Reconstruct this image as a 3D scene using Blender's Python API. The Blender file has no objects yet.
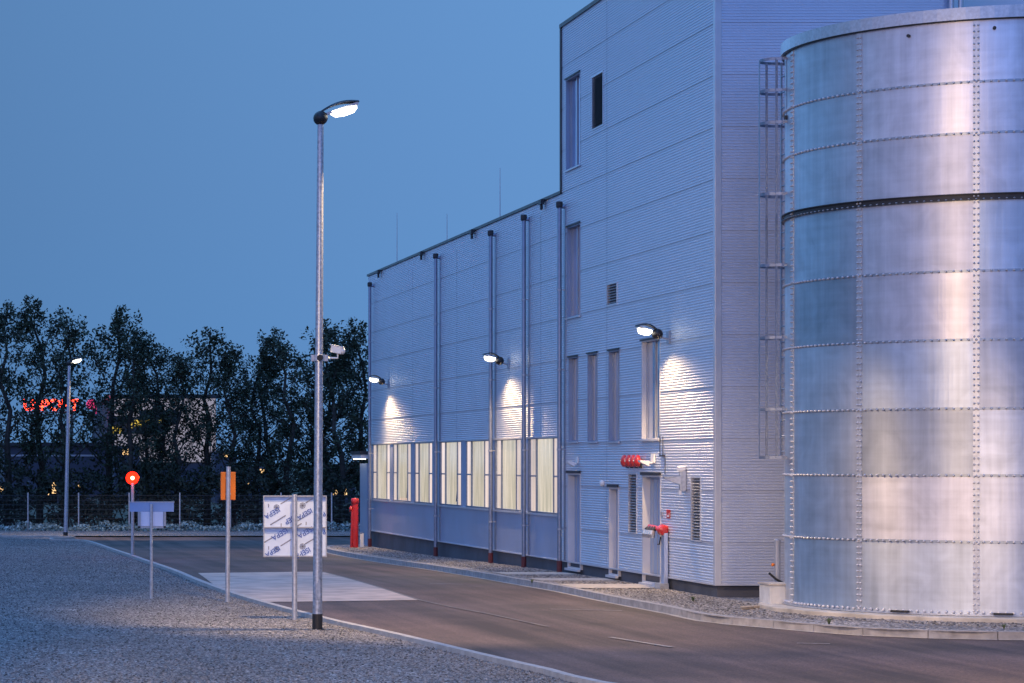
import bpy, bmesh, math, random
from mathutils import Vector, Matrix
random.seed(7)
S = bpy.context.scene
COL = S.collection
R = math.radians

# ------------------------------------------------------------------ camera
F = 2600.0; PX = -65.0; PY = 462.0; CH = 2.6          # focal length and principal point in pixels, eye height
cd = bpy.data.cameras.new('camera'); cam = bpy.data.objects.new('camera', cd); COL.objects.link(cam)
cam.location = (0, 0, CH); cam.rotation_euler = (R(90), 0, 0)
cd.sensor_width = 36; cd.lens = 36 * F / 1024
cd.shift_x = (512 - PX) / 1024; cd.shift_y = (PY - 341.5) / 1024
cd.clip_start = 0.5; cd.clip_end = 6000
S.camera = cam
S.view_settings.view_transform = 'Standard'; S.view_settings.look = 'None'
S.view_settings.gamma = 1; S.view_settings.use_curve_mapping = False
S.view_settings.exposure = 0.0

# ------------------------------------------------------------------ dusk sky
W = bpy.data.worlds.new('World'); S.world = W; W.use_nodes = True
nt = W.node_tree; nt.nodes.clear()
def wn(t): return nt.nodes.new(t)
out = wn('ShaderNodeOutputWorld'); bg = wn('ShaderNodeBackground'); bg.inputs[1].default_value = 1.0
tc = wn('ShaderNodeTexCoord'); sx = wn('ShaderNodeSeparateXYZ'); nt.links.new(tc.outputs['Generated'], sx.inputs[0])
rz = wn('ShaderNodeValToRGB'); nt.links.new(sx.outputs['Z'], rz.inputs[0])     # ahead of the camera: by height
e = rz.color_ramp.elements; e[0].position = 0.0; e[0].color = (.105, .25, .52, 1)
e[1].position = 1.0; e[1].color = (.12, .30, .80, 1)
a = rz.color_ramp.elements.new(.05); a.color = (.103, .25, .52, 1)
a = rz.color_ramp.elements.new(.10); a.color = (.108, .25, .515, 1)
a = rz.color_ramp.elements.new(.18); a.color = (.112, .258, .53, 1)
a = rz.color_ramp.elements.new(.32); a.color = (.13, .35, .68, 1)
rb = wn('ShaderNodeValToRGB'); nt.links.new(sx.outputs['Z'], rb.inputs[0])     # behind the camera: afterglow
e = rb.color_ramp.elements; e[0].position = 0.0; e[0].color = (.24, .26, .50, 1)
e[1].position = 1.0; e[1].color = (.12, .30, .80, 1)
a = rb.color_ramp.elements.new(.22); a.color = (.12, .24, .60, 1)
a = rb.color_ramp.elements.new(.5); a.color = (.11, .28, .76, 1)
my = wn('ShaderNodeMapRange'); nt.links.new(sx.outputs['Y'], my.inputs[0])
my.inputs[1].default_value = .1; my.inputs[2].default_value = -.9
mx = wn('ShaderNodeMix'); mx.data_type = 'RGBA'
nt.links.new(my.outputs[0], mx.inputs[0]); nt.links.new(rz.outputs[0], mx.inputs[6]); nt.links.new(rb.outputs[0], mx.inputs[7])
# slightly brighter to the right; unseen left band raised to light the long facade
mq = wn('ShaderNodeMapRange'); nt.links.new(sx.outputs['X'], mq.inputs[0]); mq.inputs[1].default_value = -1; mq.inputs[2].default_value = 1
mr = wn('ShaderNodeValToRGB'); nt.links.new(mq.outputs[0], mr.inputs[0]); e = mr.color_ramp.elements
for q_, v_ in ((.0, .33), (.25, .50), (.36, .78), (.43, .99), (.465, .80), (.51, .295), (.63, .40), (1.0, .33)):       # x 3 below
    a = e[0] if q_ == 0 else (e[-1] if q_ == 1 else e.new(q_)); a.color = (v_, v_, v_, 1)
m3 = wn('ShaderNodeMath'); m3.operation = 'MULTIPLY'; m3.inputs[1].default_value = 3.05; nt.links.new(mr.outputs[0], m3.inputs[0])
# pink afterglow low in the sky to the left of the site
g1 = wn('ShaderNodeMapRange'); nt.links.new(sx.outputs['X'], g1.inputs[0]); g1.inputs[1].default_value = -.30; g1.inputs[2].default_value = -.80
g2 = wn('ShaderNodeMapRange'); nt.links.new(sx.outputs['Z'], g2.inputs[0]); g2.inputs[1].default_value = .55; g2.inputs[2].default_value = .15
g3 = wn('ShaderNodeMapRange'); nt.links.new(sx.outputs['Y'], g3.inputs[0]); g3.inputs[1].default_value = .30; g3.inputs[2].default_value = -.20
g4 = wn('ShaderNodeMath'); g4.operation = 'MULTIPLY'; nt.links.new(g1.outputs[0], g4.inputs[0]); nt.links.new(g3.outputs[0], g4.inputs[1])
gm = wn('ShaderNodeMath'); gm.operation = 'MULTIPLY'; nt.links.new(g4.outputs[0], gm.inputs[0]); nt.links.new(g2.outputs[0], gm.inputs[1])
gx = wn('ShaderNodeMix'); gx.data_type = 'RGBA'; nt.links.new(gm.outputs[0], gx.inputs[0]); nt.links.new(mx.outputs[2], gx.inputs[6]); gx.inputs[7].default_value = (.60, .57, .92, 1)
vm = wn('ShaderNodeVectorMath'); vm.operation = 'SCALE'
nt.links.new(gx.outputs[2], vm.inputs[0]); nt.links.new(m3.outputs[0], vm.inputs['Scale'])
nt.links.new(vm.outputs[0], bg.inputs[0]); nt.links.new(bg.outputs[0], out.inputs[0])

P_STREET, P_FAR, P_WALL, P_ROAD, P_CORNER = 3600, 1500, 1350, 10500, 2300
WARM = (1.0, .65, .31)

# ------------------------------------------------------------------ helpers
def gz(y):                                             # the site falls gently away past the building
    t = min(max((y - 55) / 35, 0), 1); return -.3 * t * t * (3 - 2 * t)
def G(px, py, off=0.0):                                # ground point seen at a photo pixel
    Y = 50.
    for _ in range(40): Y = F * (CH - off - gz(Y)) / (py - PY)
    return Vector(((px - PX) * Y / F, Y, gz(Y) + off))
def at(px, py, Y): return Vector(((px - PX) * Y / F, Y, CH + (PY - py) * Y / F))
XA = 15.02; YC = 50.0                                  # long facade plane, corner
def FA(px, py):
    Y = XA * F / (px - PX); return Y, CH + (PY - py) * Y / F

def mat(name, col, rough=.6, metal=0., nscale=0, namt=.15, bump=0., bscale=None, emis=None, es=0., coat=0., detail=6, stretch=None):
    m = bpy.data.materials.new(name); m.use_nodes = True
    n = m.node_tree; p = n.nodes['Principled BSDF']
    p.inputs['Base Color'].default_value = (*col, 1); p.inputs['Roughness'].default_value = rough
    p.inputs['Metallic'].default_value = metal; p.inputs['Coat Weight'].default_value = coat
    if emis: p.inputs['Emission Color'].default_value = (*emis, 1); p.inputs['Emission Strength'].default_value = es
    if nscale or bump:
        t = n.nodes.new('ShaderNodeTexCoord'); mp = n.nodes.new('ShaderNodeMapping'); n.links.new(t.outputs['Object'], mp.inputs[0])
        if stretch: mp.inputs['Scale'].default_value = stretch
    if nscale:
        z = n.nodes.new('ShaderNodeTexNoise'); z.inputs['Scale'].default_value = nscale; z.inputs['Detail'].default_value = detail
        n.links.new(mp.outputs[0], z.inputs[0])
        r = n.nodes.new('ShaderNodeValToRGB'); r.color_ramp.elements[0].position = .3; r.color_ramp.elements[1].position = .7
        r.color_ramp.elements[0].color = (*[c * (1 - namt) for c in col], 1); r.color_ramp.elements[1].color = (*[min(1, c * (1 + namt)) for c in col], 1)
        n.links.new(z.outputs[0], r.inputs[0]); n.links.new(r.outputs[0], p.inputs['Base Color'])
        q = n.nodes.new('ShaderNodeMapRange'); q.inputs[3].default_value = max(rough - .1, .05); q.inputs[4].default_value = min(rough + .1, 1)
        n.links.new(z.outputs[0], q.inputs[0]); n.links.new(q.outputs[0], p.inputs['Roughness'])
    if bump:
        z = n.nodes.new('ShaderNodeTexNoise'); z.inputs['Scale'].default_value = bscale or nscale; z.inputs['Detail'].default_value = 4
        n.links.new(mp.outputs[0], z.inputs[0])
        b = n.nodes.new('ShaderNodeBump'); b.inputs['Strength'].default_value = bump; b.inputs['Distance'].default_value = .02
        n.links.new(z.outputs[0], b.inputs['Height']); n.links.new(b.outputs[0], p.inputs['Normal'])
    return m

def emat(name, col, strength):
    m = bpy.data.materials.new(name); m.use_nodes = True; n = m.node_tree; n.nodes.clear()
    o = n.nodes.new('ShaderNodeOutputMaterial'); x = n.nodes.new('ShaderNodeEmission')
    x.inputs[0].default_value = (*col, 1); x.inputs[1].default_value = strength; n.links.new(x.outputs[0], o.inputs[0]); return m

class MB:                                              # collects shapes that become ONE mesh object
    def __init__(s): s.v = []; s.f = []
    def quad(s, *p):
        b = len(s.v); s.v += [tuple(q) for q in p]; s.f.append(tuple(range(b, b + len(p)))); return s
    def hexa(s, p):                                    # 8 corners: bottom 4 ccw, top 4 ccw
        b = len(s.v); s.v += [tuple(q) for q in p]
        for f in ((3, 2, 1, 0), (4, 5, 6, 7), (0, 1, 5, 4), (1, 2, 6, 5), (2, 3, 7, 6), (3, 0, 4, 7)): s.f.append(tuple(b + i for i in f))
        return s
    def box(s, x0, x1, y0, y1, z0, z1):
        return s.hexa([(x0, y0, z0), (x1, y0, z0), (x1, y1, z0), (x0, y1, z0), (x0, y0, z1), (x1, y0, z1), (x1, y1, z1), (x0, y1, z1)])
    def cbox(s, c, d): return s.box(c[0] - d[0] / 2, c[0] + d[0] / 2, c[1] - d[1] / 2, c[1] + d[1] / 2, c[2] - d[2] / 2, c[2] + d[2] / 2)
    def tube(s, pts, r, n=8, cap=True):                # r: number or list
        pts = [Vector(p) for p in pts]; rs = r if isinstance(r, (list, tuple)) else [r] * len(pts)
        b = len(s.v); ref = None
        for i, p in enumerate(pts):
            d = (pts[min(i + 1, len(pts) - 1)] - pts[max(i - 1, 0)]).normalized()
            if ref is None: ref = Vector((1, 0, 0)) if abs(d.x) < .8 else Vector((0, 1, 0))
            u = (ref - d * ref.dot(d)).normalized(); w = d.cross(u); ref = u
            for k in range(n):
                a = 2 * math.pi * k / n; s.v.append(tuple(p + (u * math.cos(a) + w * math.sin(a)) * rs[i]))
        for i in range(len(pts) - 1):
            for k in range(n):
                k2 = (k + 1) % n; s.f.append((b + i * n + k, b + i * n + k2, b + (i + 1) * n + k2, b + (i + 1) * n + k))
        if cap:
            s.f.append(tuple(b + k for k in reversed(range(n)))); s.f.append(tuple(b + (len(pts) - 1) * n + k for k in range(n)))
        return s
    def lathe(s, c, prof, n=16, axis='z'):             # prof: (radius, height) list
        c = Vector(c); b = len(s.v)
        for r, h in prof:
            for k in range(n):
                a = 2 * math.pi * k / n; q = (r * math.cos(a), r * math.sin(a), h)
                if axis == 'x': q = (q[2], q[0], q[1])
                if axis == '-x': q = (-q[2], q[0], -q[1])
                if axis == 'y': q = (q[0], q[2], -q[1])
                s.v.append(tuple(c + Vector(q)))
        for i in range(len(prof) - 1):
            for k in range(n):
                k2 = (k + 1) % n; s.f.append((b + i * n + k, b + i * n + k2, b + (i + 1) * n + k2, b + (i + 1) * n + k))
        s.f.append(tuple(b + k for k in reversed(range(n)))); s.f.append(tuple(b + (len(prof) - 1) * n + k for k in range(n)))
        return s
    def xf(s, M): s.v = [tuple(M @ Vector(v)) for v in s.v]; return s
    def build(s, name, m, parent=None, smooth=False, bevel=0):
        me = bpy.data.meshes.new(name); me.from_pydata(s.v, [], s.f); me.update()
        if smooth:
            for p in me.polygons: p.use_smooth = True
            try: me.set_sharp_from_angle(angle=R(40))
            except Exception: pass
        me.materials.append(m)
        o = bpy.data.objects.new(name, me); COL.objects.link(o)
        if parent: o.parent = parent; o.matrix_parent_inverse = Matrix.Translation(-wloc(parent))
        if bevel:
            b = o.modifiers.new('bevel', 'BEVEL'); b.width = bevel; b.segments = 2; b.limit_method = 'ANGLE'
        return o
def wloc(o):
    l = Vector((0, 0, 0))
    if o.type == 'EMPTY': l = Vector(o.location)
    return l
def tag(o, label=None, cat=None, group=None, kind=None):
    if label: o['label'] = label
    if cat: o['category'] = cat
    if group: o['group'] = group
    if kind: o['kind'] = kind
    return o
def thing(name, label, cat, loc=(0, 0, 0), group=None):
    o = bpy.data.objects.new(name, None); COL.objects.link(o); o.location = loc; o.empty_display_size = .2
    return tag(o, label, cat, group)
def copy_tree(o, parent=None):
    c = o.copy(); COL.objects.link(c); c.parent = parent
    for ch in [q for q in S.objects if q.parent == o]: copy_tree(ch, c)
    return c
def text_mesh(name, txt, size, M, m, parent, extrude=.004):
    cu = bpy.data.curves.new(name, 'FONT'); cu.body = txt; cu.size = size; cu.extrude = extrude; cu.offset = .0015 if size < .3 else .05
    cu.align_x = 'CENTER'; cu.align_y = 'CENTER'
    t = bpy.data.objects.new(name, cu); COL.objects.link(t); bpy.context.view_layer.update()
    me = bpy.data.meshes.new_from_object(t.evaluated_get(bpy.context.evaluated_depsgraph_get()))
    bpy.data.objects.remove(t); me.transform(M); me.materials.clear(); me.materials.append(m)
    o = bpy.data.objects.new(name, me); COL.objects.link(o)
    if parent: o.parent = parent; o.matrix_parent_inverse = Matrix.Translation(-wloc(parent))
    return o
def spot(name, loc, direction, power, size=150, blend=.5, soft=.12, col=WARM, parent=None):
    l = bpy.data.lights.new(name, 'SPOT'); l.energy = power; l.color = col; l.spot_size = R(size); l.spot_blend = blend; l.shadow_soft_size = soft
    o = bpy.data.objects.new(name, l); COL.objects.link(o); o.location = loc
    o.rotation_euler = Vector(direction).to_track_quat('-Z', 'Y').to_euler()
    if parent: o.parent = parent; o.matrix_parent_inverse = Matrix.Translation(-wloc(parent))
    return o

# ------------------------------------------------------------------ materials
def gravel_mat(name, c1, c2, scale, bump=.9):
    m = bpy.data.materials.new(name); m.use_nodes = True; n = m.node_tree; p = n.nodes['Principled BSDF']; L = n.links
    t = n.nodes.new('ShaderNodeTexCoord')
    v = n.nodes.new('ShaderNodeTexVoronoi'); v.inputs['Scale'].default_value = scale; v.inputs['Randomness'].default_value = 1
    L.new(t.outputs['Object'], v.inputs[0])
    s = n.nodes.new('ShaderNodeSeparateColor'); L.new(v.outputs['Color'], s.inputs[0])
    r = n.nodes.new('ShaderNodeValToRGB'); L.new(s.outputs[0], r.inputs[0]); el = r.color_ramp.elements
    el[0].color = (*c1, 1); el[1].color = (*c2, 1); el[1].position = .85
    a = el.new(.5); a.color = (*[(x + y) * .42 for x, y in zip(c1, c2)], 1)
    a = el.new(1.0); a.color = (*[min(.8, y * 1.7) for y in c2], 1)
    z = n.nodes.new('ShaderNodeTexNoise'); z.inputs['Scale'].default_value = .45; z.inputs['Detail'].default_value = 5; L.new(t.outputs['Object'], z.inputs[0])
    q = n.nodes.new('ShaderNodeMapRange'); q.inputs[1].default_value = .35; q.inputs[2].default_value = .65; q.inputs[3].default_value = .78; q.inputs[4].default_value = 1.18; L.new(z.outputs[0], q.inputs[0])
    k = n.nodes.new('ShaderNodeVectorMath'); k.operation = 'SCALE'; L.new(r.outputs[0], k.inputs[0]); L.new(q.outputs[0], k.inputs['Scale'])
    L.new(k.outputs[0], p.inputs['Base Color']); p.inputs['Roughness'].default_value = .9
    b = n.nodes.new('ShaderNodeBump'); b.inputs['Strength'].default_value = bump; b.inputs['Distance'].default_value = .03; b.invert = True
    L.new(v.outputs['Distance'], b.inputs['Height'])
    z2 = n.nodes.new('ShaderNodeTexNoise'); z2.inputs['Scale'].default_value = 2.2; z2.inputs['Detail'].default_value = 3; L.new(t.outputs['Object'], z2.inputs[0])
    b2 = n.nodes.new('ShaderNodeBump'); b2.inputs['Strength'].default_value = .6; b2.inputs['Distance'].default_value = .12
    L.new(z2.outputs[0], b2.inputs['Height']); L.new(b2.outputs[0], b.inputs['Normal']); L.new(b.outputs[0], p.inputs['Normal'])
    return m
def asphalt_mat():
    m = bpy.data.materials.new('asphalt'); m.use_nodes = True; n = m.node_tree; p = n.nodes['Principled BSDF']; L = n.links
    t = n.nodes.new('ShaderNodeTexCoord')
    def noise(sc, d, stretch=None):
        z = n.nodes.new('ShaderNodeTexNoise'); z.inputs['Scale'].default_value = sc; z.inputs['Detail'].default_value = d
        if stretch:
            mp = n.nodes.new('ShaderNodeMapping'); mp.inputs['Scale'].default_value = stretch; mp.inputs['Rotation'].default_value = (0, 0, R(4)); L.new(t.outputs['Object'], mp.inputs[0]); L.new(mp.outputs[0], z.inputs[0])
        else: L.new(t.outputs['Object'], z.inputs[0])
        return z.outputs[0]
    a = noise(.35, 6); bb = noise(38, 4); c = noise(1.0, 6, (2.4, .07, 1))
    s1 = n.nodes.new('ShaderNodeMath'); s1.operation = 'ADD'; L.new(a, s1.inputs[0]); L.new(c, s1.inputs[1])
    r = n.nodes.new('ShaderNodeMapRange'); r.inputs[1].default_value = .75; r.inputs[2].default_value = 1.3; r.inputs[3].default_value = .40; r.inputs[4].default_value = 1.75; L.new(s1.outputs[0], r.inputs[0])
    g = n.nodes.new('ShaderNodeMapRange'); g.inputs[1].default_value = .3; g.inputs[2].default_value = .7; g.inputs[3].default_value = .45; g.inputs[4].default_value = 1.6; L.new(bb, g.inputs[0])
    mm = n.nodes.new('ShaderNodeMath'); mm.operation = 'MULTIPLY'; L.new(r.outputs[0], mm.inputs[0]); L.new(g.outputs[0], mm.inputs[1])
    k = n.nodes.new('ShaderNodeVectorMath'); k.operation = 'SCALE'; k.inputs[0].default_value = (.072, .048, .042); L.new(mm.outputs[0], k.inputs['Scale'])
    L.new(k.outputs[0], p.inputs['Base Color']); p.inputs['Roughness'].default_value = .75
    b = n.nodes.new('ShaderNodeBump'); b.inputs['Strength'].default_value = .7; b.inputs['Distance'].default_value = .008; L.new(bb, b.inputs['Height']); L.new(b.outputs[0], p.inputs['Normal'])
    return m
M = {}
M['gravel'] = gravel_mat('grey_gravel', (.03, .03, .038), (.38, .36, .34), 31, 1.0)
M['gravel_b'] = gravel_mat('building_gravel', (.045, .045, .05), (.40, .37, .345), 26, 1.0)
M['field'] = mat('dry_grass_field', (.06, .07, .04), .95, nscale=.2, namt=.4)
M['asphalt'] = asphalt_mat()
M['slab'] = mat('pale_concrete', (.46, .38, .33), .8, nscale=1.6, namt=.28, bump=.2, bscale=40)
M['kerb'] = mat('kerb_stone', (.30, .29, .29), .8, nscale=6, namt=.25, bump=.3, bscale=30)
M['edging'] = mat('pale_edging_stone', (.38, .37, .36), .8, nscale=6, namt=.2, bump=.3, bscale=30)
M['paving'] = mat('paving_concrete', (.42, .38, .33), .85, nscale=3, namt=.2, bump=.2, bscale=30)
M['tankslab'] = mat('weathered_concrete', (.46, .42, .36), .85, nscale=2.2, namt=.32, bump=.3, bscale=25)
M['paint'] = mat('worn_road_paint', (.24, .22, .21), .8, nscale=9, namt=.4)
M['joint_c'] = mat('slab_joint_dirt', (.16, .13, .12), .9, nscale=9)
M['seam'] = mat('road_joint_sealer', (.17, .15, .14), .8, nscale=9, namt=.4)
M['clad'] = mat('silver_cladding', (.65, .69, .78), .52, .66, nscale=.8, namt=.035)
M['clad_flat'] = mat('smooth_cladding', (.45, .52, .68), .44, .65, nscale=1.3, namt=.05)
M['trim'] = mat('silver_trim', (.55, .57, .62), .4, .4, nscale=3, namt=.06)
M['joint'] = mat('joint_shadow_gap', (.12, .13, .16), .7, nscale=4)
M['plinth'] = mat('plinth_concrete', (.075, .08, .10), .85, nscale=1.5, namt=.25, bump=.2, bscale=20)
M['dark'] = mat('dark_metal', (.03, .033, .04), .5, .3, nscale=8)
M['black'] = mat('black_plastic', (.015, .015, .017), .45, 0, nscale=8)
M['alu'] = mat('aluminium_frame', (.40, .42, .47), .4, .5, nscale=4, namt=.08)
M['white'] = mat('white_coating', (.74, .74, .74), .5, 0, nscale=5, namt=.05)
M['reveal'] = mat('pale_reveal', (.62, .62, .64), .45, .2, nscale=3, namt=.05)
M['reveal_shaded'] = mat('shaded_reveal', (.30, .36, .48), .45, .5, nscale=3, namt=.05)  # darker copy; shade of the unlit window recesses is put into its colour
M['door'] = mat('grey_door', (.28, .38, .56), .4, .4, nscale=1.2, namt=.06, stretch=(1, 1, .2))
M['glass'] = mat('window_glass', (.28, .36, .52), .12, .7, nscale=1.5, namt=.2, coat=.6)
M['galv'] = mat('galvanised_steel', (.42, .46, .53), .42, .75, nscale=22, namt=.30, bump=.08, bscale=50)
M['galv_l'] = mat('galvanised_pipe', (.50, .53, .58), .38, .7, nscale=18, namt=.15)
M['galv_d'] = mat('dull_galvanised_steel', (.24, .28, .36), .42, .75, nscale=18, namt=.15)
M['mesh'] = mat('green_grey_mesh', (.03, .04, .05), .6, .2, nscale=8)
M['red'] = mat('red_paint', (.50, .022, .02), .35, 0, nscale=6, namt=.15, coat=.4)
M['maroon'] = mat('maroon_pipe', (.10, .018, .022), .5, 0, nscale=8)
M['bolt'] = mat('bolt_steel', (.55, .55, .57), .45, .5, nscale=20)
M['orange'] = mat('orange_panel', (.85, .20, .01), .5, 0, nscale=5, namt=.12)
M['bark'] = mat('dark_bark', (.045, .04, .035), .9, nscale=6, namt=.4)
M['film'] = mat('printed_white_film', (.56, .66, .84), .35, 0, nscale=5, namt=.06)
M['filmblue'] = mat('blue_film_print', (.07, .13, .42), .4, nscale=6)
M['filmgrey'] = mat('grey_film_print', (.20, .21, .27), .4, nscale=6)
M['lens'] = emat('lamp_lens_glow', (1, .93, .78), 8)
M['stainless'] = mat('brushed_stainless', (.55, .55, .55), .3, .8, nscale=14, namt=.1)
def leafm(name, c, k=.5):
    m = bpy.data.materials.new(name); m.use_nodes = True; n = m.node_tree; p = n.nodes['Principled BSDF']
    g = n.nodes.new('ShaderNodeNewGeometry'); r = n.nodes.new('ShaderNodeValToRGB')
    n.links.new(g.outputs['Random Per Island'], r.inputs[0])
    r.color_ramp.elements[0].color = (*[x * (1 - k) for x in c], 1); r.color_ramp.elements[1].color = (*[x * (1 + k) for x in c], 1)
    n.links.new(r.outputs[0], p.inputs['Base Color']); p.inputs['Roughness'].default_value = .7; return m
M['leaf'] = leafm('dark_foliage', (.024, .040, .020), .75)
M['leaf_b'] = leafm('shrub_foliage', (.018, .027, .015))
M['ground_leaf'] = leafm('silvery_ground_cover', (.24, .34, .34), .6)
def film_emit(name, c, s, nscale):                     # a lit room behind a cream blind
    m = bpy.data.materials.new(name); m.use_nodes = True; n = m.node_tree; p = n.nodes['Principled BSDF']
    t = n.nodes.new('ShaderNodeTexCoord'); mp = n.nodes.new('ShaderNodeMapping'); mp.inputs['Scale'].default_value = (1, 1.6, .25); n.links.new(t.outputs['Object'], mp.inputs[0])
    z = n.nodes.new('ShaderNodeTexNoise'); z.inputs['Scale'].default_value = nscale; z.inputs['Detail'].default_value = 5; n.links.new(mp.outputs[0], z.inputs[0])
    r = n.nodes.new('ShaderNodeValToRGB'); n.links.new(z.outputs[0], r.inputs[0])
    r.color_ramp.elements[0].position = .3; r.color_ramp.elements[1].position = .7
    r.color_ramp.elements[0].color = (c[0] * .68, c[1] * .70, c[2] * .66, 1); r.color_ramp.elements[1].color = (c[0] * 1.15, c[1] * 1.13, c[2] * 1.12, 1)
    p.inputs['Base Color'].default_value = (.1, .1, .1, 1); p.inputs['Roughness'].default_value = .12
    oi = n.nodes.new('ShaderNodeObjectInfo'); om = n.nodes.new('ShaderNodeMapRange'); om.inputs[3].default_value = .72; om.inputs[4].default_value = 1.1; n.links.new(oi.outputs['Random'], om.inputs[0])
    kk = n.nodes.new('ShaderNodeVectorMath'); kk.operation = 'SCALE'; n.links.new(r.outputs[0], kk.inputs[0]); n.links.new(om.outputs[0], kk.inputs['Scale'])
    n.links.new(kk.outputs[0], p.inputs['Emission Color']); p.inputs['Emission Strength'].default_value = s; return m
M['room'] = film_emit('lit_room_glass', (.64, .56, .43), 1.0, 3.2)
M['blind'] = film_emit('lit_white_blind', (.92, .74, .66), 1.0, 1.0)

def tank_mat():
    m = bpy.data.materials.new('galvanised_tank_sheet'); m.use_nodes = True; n = m.node_tree; p = n.nodes['Principled BSDF']; L = n.links
    at_ = n.nodes.new('ShaderNodeAttribute'); at_.attribute_name = 'sheet'
    s = n.nodes.new('ShaderNodeSeparateColor'); L.new(at_.outputs['Color'], s.inputs[0])
    t = n.nodes.new('ShaderNodeTexCoord'); mp = n.nodes.new('ShaderNodeMapping'); mp.inputs['Scale'].default_value = (3, 3, .12); L.new(t.outputs['Object'], mp.inputs[0])
    z = n.nodes.new('ShaderNodeTexNoise'); z.inputs['Scale'].default_value = 2.2; z.inputs['Detail'].default_value = 6; z.inputs['Roughness'].default_value = .65; L.new(mp.outputs[0], z.inputs[0])
    mp2 = n.nodes.new('ShaderNodeMapping'); mp2.inputs['Scale'].default_value = (.3, .3, 5); L.new(t.outputs['Object'], mp2.inputs[0])
    z2 = n.nodes.new('ShaderNodeTexNoise'); z2.inputs['Scale'].default_value = 2.; z2.inputs['Detail'].default_value = 6; L.new(mp2.outputs[0], z2.inputs[0])
    z3 = n.nodes.new('ShaderNodeTexNoise'); z3.inputs['Scale'].default_value = 1.6; z3.inputs['Detail'].default_value = 8; z3.inputs['Distortion'].default_value = 1.2; L.new(t.outputs['Object'], z3.inputs[0])
    ad = n.nodes.new('ShaderNodeMath'); ad.operation = 'ADD'; L.new(z.outputs[0], ad.inputs[0]); L.new(z3.outputs[0], ad.inputs[1])
    ad2 = n.nodes.new('ShaderNodeMath'); ad2.operation = 'MULTIPLY_ADD'; L.new(z2.outputs[0], ad2.inputs[0]); ad2.inputs[1].default_value = .5; L.new(ad.outputs[0], ad2.inputs[2])
    v = n.nodes.new('ShaderNodeMapRange'); v.inputs[1].default_value = .9; v.inputs[2].default_value = 1.6; v.inputs[3].default_value = .76; v.inputs[4].default_value = 1.14; L.new(ad2.outputs[0], v.inputs[0])
    tint = n.nodes.new('ShaderNodeMix'); tint.data_type = 'RGBA'; tint.inputs[6].default_value = (.61, .68, .77, 1); tint.inputs[7].default_value = (.72, .72, .78, 1); L.new(s.outputs[1], tint.inputs[0])
    sb = n.nodes.new('ShaderNodeMapRange'); sb.inputs[3].default_value = .60; sb.inputs[4].default_value = .98; L.new(s.outputs[0], sb.inputs[0])
    mu = n.nodes.new('ShaderNodeMath'); mu.operation = 'MULTIPLY'; L.new(v.outputs[0], mu.inputs[0]); L.new(sb.outputs[0], mu.inputs[1])
    k = n.nodes.new('ShaderNodeVectorMath'); k.operation = 'SCALE'; L.new(tint.outputs[2], k.inputs[0]); L.new(mu.outputs[0], k.inputs['Scale']); L.new(k.outputs[0], p.inputs['Base Color'])
    p.inputs['Metallic'].default_value = .95
    ro = n.nodes.new('ShaderNodeMapRange'); ro.inputs[3].default_value = .43; ro.inputs[4].default_value = .51; L.new(s.outputs[2], ro.inputs[0]); L.new(ro.outputs[0], p.inputs['Roughness'])
    p.inputs['Anisotropic'].default_value = .5; p.inputs['Anisotropic Rotation'].default_value = .25
    tg = n.nodes.new('ShaderNodeTangent'); tg.direction_type = 'RADIAL'; tg.axis = 'Z'; L.new(tg.outputs[0], p.inputs['Tangent'])
    b = n.nodes.new('ShaderNodeBump'); b.inputs['Strength'].default_value = .13; b.inputs['Distance'].default_value = .02; L.new(ad2.outputs[0], b.inputs['Height']); L.new(b.outputs[0], p.inputs['Normal'])
    return m
M['tank'] = tank_mat()

# ------------------------------------------------------------------ ground
def sheet(name, outline, off, m, kind='structure', ny=None):    # polygon draped on gz, triangulated and cut along Y
    bm = bmesh.new(); vs = [bm.verts.new((p[0], p[1], 0)) for p in outline]; bm.faces.new(vs)
    ys = [55 + i * 2.5 for i in range(15)]
    for y in ys:
        g = bm.verts[:] + bm.edges[:] + bm.faces[:]
        bmesh.ops.bisect_plane(bm, geom=g, plane_co=(0, y, 0), plane_no=(0, 1, 0))
    for v in bm.verts: v.co.z = gz(v.co.y) + off
    bmesh.ops.recalc_face_normals(bm, faces=bm.faces)
    if bm.faces[0].normal.z < 0: bmesh.ops.reverse_faces(bm, faces=bm.faces)
    me = bpy.data.meshes.new(name); bm.to_mesh(me); bm.free(); me.materials.append(m)
    o = bpy.data.objects.new(name, me); COL.objects.link(o)
    if kind: o['kind'] = kind
    return o
def smoothline(pts, n=8):
    P = [Vector(p) for p in pts]; P = [P[0] * 2 - P[1]] + P + [P[-1] * 2 - P[-2]]; o = []
    for i in range(1, len(P) - 2):
        for k in range(n):
            t = k / n; a, b, c, d = P[i - 1:i + 3]
            o.append(.5 * ((2 * b) + (c - a) * t + (2 * a - 5 * b + 4 * c - d) * t * t + (3 * b - a - 3 * c + d) * t ** 3))
    o.append(P[-2]); return o
ground = sheet('ground', [(-3000, -60), (3000, -60), (3000, 4000), (-3000, 4000)], -.17, M['field'])
sheet('road', [(-40, -55), (90, -55), (90, 104.6), (-40, 104.6)], -.12, M['asphalt'])
sheet('verge_gravel', [(-45, 104.6), (95, 104.6), (95, 113.5), (-45, 113.5)], -.07, M['gravel'])

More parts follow.
